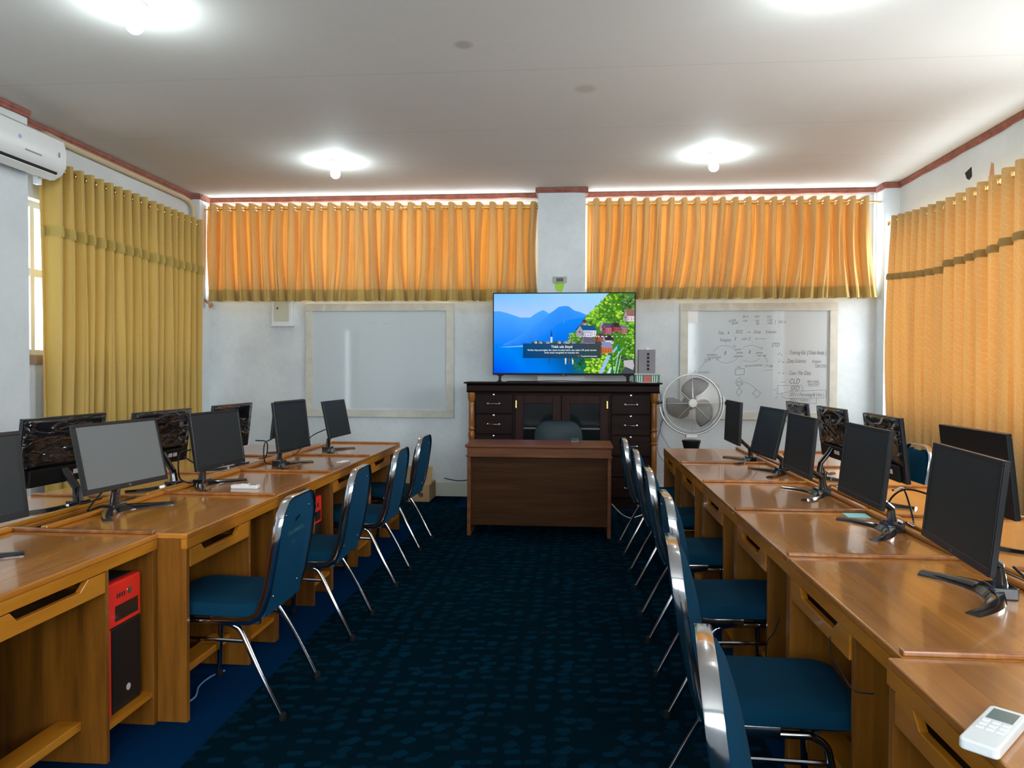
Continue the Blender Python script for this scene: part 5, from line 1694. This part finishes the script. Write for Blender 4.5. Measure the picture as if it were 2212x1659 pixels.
# right window row faces +x
monitor(1.47, 2.98, 0.0, 0.10, 0.872, 0.485, 0.31, 0.12, 'bare black monitor back nearest the right curtains', False, group=G2, logo=False, cable=[(-0.03, 0.1, 0.15), (-0.10, 0.2, 0.16), (-0.13, 0.28, 0.10), (-0.13, 0.3, 0.02)])
monitor(1.475, 3.83, -0.04, 0.10, 0.870, 0.49, 0.312, 0.12, 'film-wrapped monitor back before the lone chair, right window row', True, group=G2, logo=False)
monitor(1.495, 4.62, 0.0, 0.10, 0.870, 0.49, 0.310, 0.12, 'film-wrapped monitor back with two stickers before the bright wall, right window row', True, group=G2, logo=False, cable=[(0.0, 0.0, 0.06), (0.06, 0.06, 0.02), (0.10, 0.12, 0.015)])
monitor(1.50, 5.33, 0.0, 0.10, 0.870, 0.485, 0.31, 0.12, 'furthest monitor back of the right window row, before the written whiteboard', True, group=G2, logo=False)

# ------------------------------------------------------------------ computer towers
def tower(x, y, z, label):
    t = thing('computer_tower', label, 'computer tower', (x, y, z), 0, 'red and black computer towers')
    w, h, d_ = 0.205, 0.485, 0.40
    MB().box(-0.035, -d_, -w / 2, w / 2, 0, h).build('case', M_blackm, t, bevel=0.004)
    q = MB()
    q.box(-0.036, 0.0, -w / 2, w / 2, h - 0.165, h)
    q.box(-0.036, 0.0, -w / 2, -w / 2 + 0.022, 0, h - 0.165)
    q.build('red_bezel', M_red, t, bevel=0.008, seg=3)
    q = MB().box(-0.034, -0.002, -w / 2 + 0.023, w / 2 - 0.002, 0.004, h - 0.166)
    q.build('mesh_front', M_black, t, bevel=0.004)
    MB().box(-0.004, 0.0012, -w / 2 + 0.042, w / 2 - 0.022, h - 0.145, h - 0.088).build('drive_slot', M_blackg, t)
    MB().lathe([(0.014, 0), (0.014, 0.002), (0.009, 0.003)], (0.0, 0.028, h - 0.05), 14, 0, Matrix.Rotation(PI / 2, 3, 'Y')).build('power_button', M_chromed, t, smooth=True)
    q = MB()
    for i in range(4): q.box(-0.002, 0.001, -0.05 + i * 0.014, -0.042 + i * 0.014, h - 0.062, h - 0.045)
    q.build('ports', M_dark, t)
    MB().lathe([(0.013, 0), (0.013, 0.0015)], (-0.002, 0.02, 0.07), 12, 0, Matrix.Rotation(PI / 2, 3, 'Y')).build('round_emblem', M_alu, t)
    return t
tower(-1.665, 2.617, 0.132, 'red and black computer tower under the nearest left desk')
tower(-1.560, 4.375, 0.132, 'red and black computer tower glimpsed behind the nearest left chair')

# ------------------------------------------------------------------ remotes, papers, cables, boxes
def remote(x, y, z, rz, label, L=0.17, w=0.055, btn=True):
    t = thing('remote_control', label, 'remote control', (x, y, z), rz)
    MB().prism(rrect(L, w, 0.010, 4), lambda a, c, tt: Vector((a, c, tt)), 0.0, 0.020).build('body', M_white, t, bevel=0.004, seg=3)
    MB().box(L * 0.14, L * 0.42, -w * 0.34, w * 0.34, 0.0195, 0.0205).build('display', pmat('lcd_grey_green', (0.16, 0.22, 0.21), 0.2), t)
    if btn:
        for i in range(3):
            for j in range(3):
                bx0 = 0.012 - i * 0.018
                q = MB().box(bx0 - 0.005, bx0 + 0.005, (j - 1) * 0.016 - 0.006, (j - 1) * 0.016 + 0.006, 0.0195, 0.0225)
                q.build('button', M_whitep, t, bevel=0.001)
    return t
remote(0.748, 1.372, 0.75, math.radians(47), 'white air conditioner remote on the nearest right desk', 0.185, 0.062)
remote(-1.775, 3.875, 0.75, math.radians(0), 'thin white remote lying flat on the third left aisle desk', 0.15, 0.05)
tag(MB().prism([(0, 0), (0.15, 0.0), (0.17, 0.21), (0.01, 0.2)], lambda a, c, t: Vector((1.21 + a * 0.65, 3.37 + c * 0.5, 0.7505 + t)), 0, 0.002).build('paper_sheet', M_teal), 'teal paper under the monitor on the third right aisle desk', 'paper')
tag(MB().prism([(0, 0), (0.14, 0.01), (0.13, 0.2), (0.0, 0.19)], lambda a, c, t: Vector((1.46 + a, 4.10 + c, 0.7505 + t)), 0, 0.002).build('paper_sheet', M_teal), 'teal paper on the right window desk behind the third aisle monitor', 'paper')
tag(MB().prism([(0, 0), (0.03, 0.0), (0.06, 0.09), (0.02, 0.1)], lambda a, c, t: Vector((-1.64 + a, 5.01 + c, 0.7505 + t)), 0, 0.004).build('paper_slip', M_whitep), 'small white slip before the third left aisle monitor', 'paper')
ad = thing('cable_adapter', 'white cable adapter behind the monitor above the teal paper', 'adapter', (1.335, 3.17, 0.75))
MB().box(-0.014, 0.014, -0.022, 0.022, 0, 0.034).build('body', M_white, ad, bevel=0.004)
MB().tube(smooth_path([(0, 0.02, 0.02), (0.03, 0.06, 0.012), (0.02, -0.05, 0.01), (-0.02, -0.06, 0.008)], 6), 0.004, 7).build('cord', M_black, ad, smooth=True)

def cable(name, label, pts, r, mat):
    return tag(MB().tube(smooth_path(pts, 6), r, 7).build(name, mat, smooth=True), label, 'cable')
cable('cable', 'thin blue cable on the floor under the nearest left desk row', [(-1.66, 2.82, 0.006), (-1.605, 2.93, 0.006), (-1.597, 3.0, 0.006), (-1.633, 3.10, 0.006), (-1.63, 3.2, 0.006), (-1.60, 3.27, 0.006)], 0.004, M_bluecable)
cable('cable', 'blue cable hanging down the wall beside the cabinet', [(0.876, 7.80, 1.262), (0.90, 7.9, 1.16), (0.955, 8.0, 0.93), (0.93, 8.03, 0.8), (0.895, 8.04, 0.62), (0.91, 8.04, 0.5), (0.985, 8.04, 0.40), (1.03, 8.04, 0.37)], 0.0035, M_bluecable)
cable('cable', 'second thin blue cable on the wall between cabinet and fan', [(0.93, 8.04, 1.15), (0.96, 8.04, 0.98), (0.925, 8.04, 0.76), (0.99, 8.04, 0.62), (1.06, 8.04, 0.52), (1.12, 8.04, 0.45)], 0.003, M_bluecable)
cable('cable', 'black cable along the skirting left of the dark brown desk', [(-1.42, 8.05, 0.20), (-1.28, 8.05, 0.175), (-1.16, 8.05, 0.185), (-1.10, 8.04, 0.22), (-1.115, 8.0, 0.12), (-1.14, 7.95, 0.03), (-1.10, 7.8, 0.006)], 0.005, M_black)
cable('cable', 'thin cables along the cabinet top under the television', [(-0.70, 7.72, 1.277), (-0.40, 7.75, 1.277), (-0.15, 7.70, 1.285), (0.1, 7.76, 1.277), (0.4, 7.72, 1.277), (0.60, 7.76, 1.28)], 0.004, M_black)
cable('cable', 'white cable curving over the carpet beside the dark brown desk', [(0.34, 6.60, 0.21), (0.40, 6.64, 0.14), (0.46, 6.74, 0.08), (0.53, 6.9, 0.03), (0.62, 7.1, 0.010), (0.74, 7.3, 0.010)], 0.005, M_white)
cable('cable', 'thin black wire hanging below the second right aisle desk', [(0.732, 2.17, 0.64), (0.725, 2.14, 0.60), (0.730, 2.09, 0.585), (0.728, 1.98, 0.57), (0.731, 1.86, 0.612)], 0.0022, M_black)
cable('cable', 'thin black wire down the third right aisle desk end', [(0.73, 2.68, 0.52), (0.728, 2.75, 0.44), (0.73, 2.85, 0.36), (0.735, 2.86, 0.2)], 0.0022, M_black)
ps = thing('power_strip', 'power strip with plugs on the floor by the cabinet corner', 'power strip', (1.03, 7.93, 0.0042))
MB().box(-0.13, 0.13, -0.03, 0.03, 0, 0.04).build('body', M_white, ps, bevel=0.005)
for i in range(4): MB().box(-0.11 + i * 0.06, -0.075 + i * 0.06, -0.02, 0.02, 0.04, 0.085).build('plug', M_black, ps, bevel=0.004)

cd = thing('cardboard_box', 'brown cardboard box with a raised flap behind the left chairs', 'cardboard box', (-1.66, 7.66, 0.0042))
MB().box(-0.14, 0.15, 0, 0.36, 0, 0.18).build('body', M_card, cd, bevel=0.003)
q = MB().prism([(-0.11, 0.18), (0.16, 0.18), (0.165, 0.355), (-0.10, 0.36)], lambda a, c, t: Vector((a, 0.06 + t + (c - 0.18) * 0.3, c)), 0, 0.006)
q.build('flap', M_card, cd)
q = MB().lathe([(0.026, 0), (0.026, 0.001)], (0.06, -0.001, 0.075), 16, 0, RXm)
q.lathe([(0.004, 0), (0.004, 0.001)], (0.02, -0.001, 0.1), 8, 0, RXm)
q.build('printed_mark', M_inkb, cd)
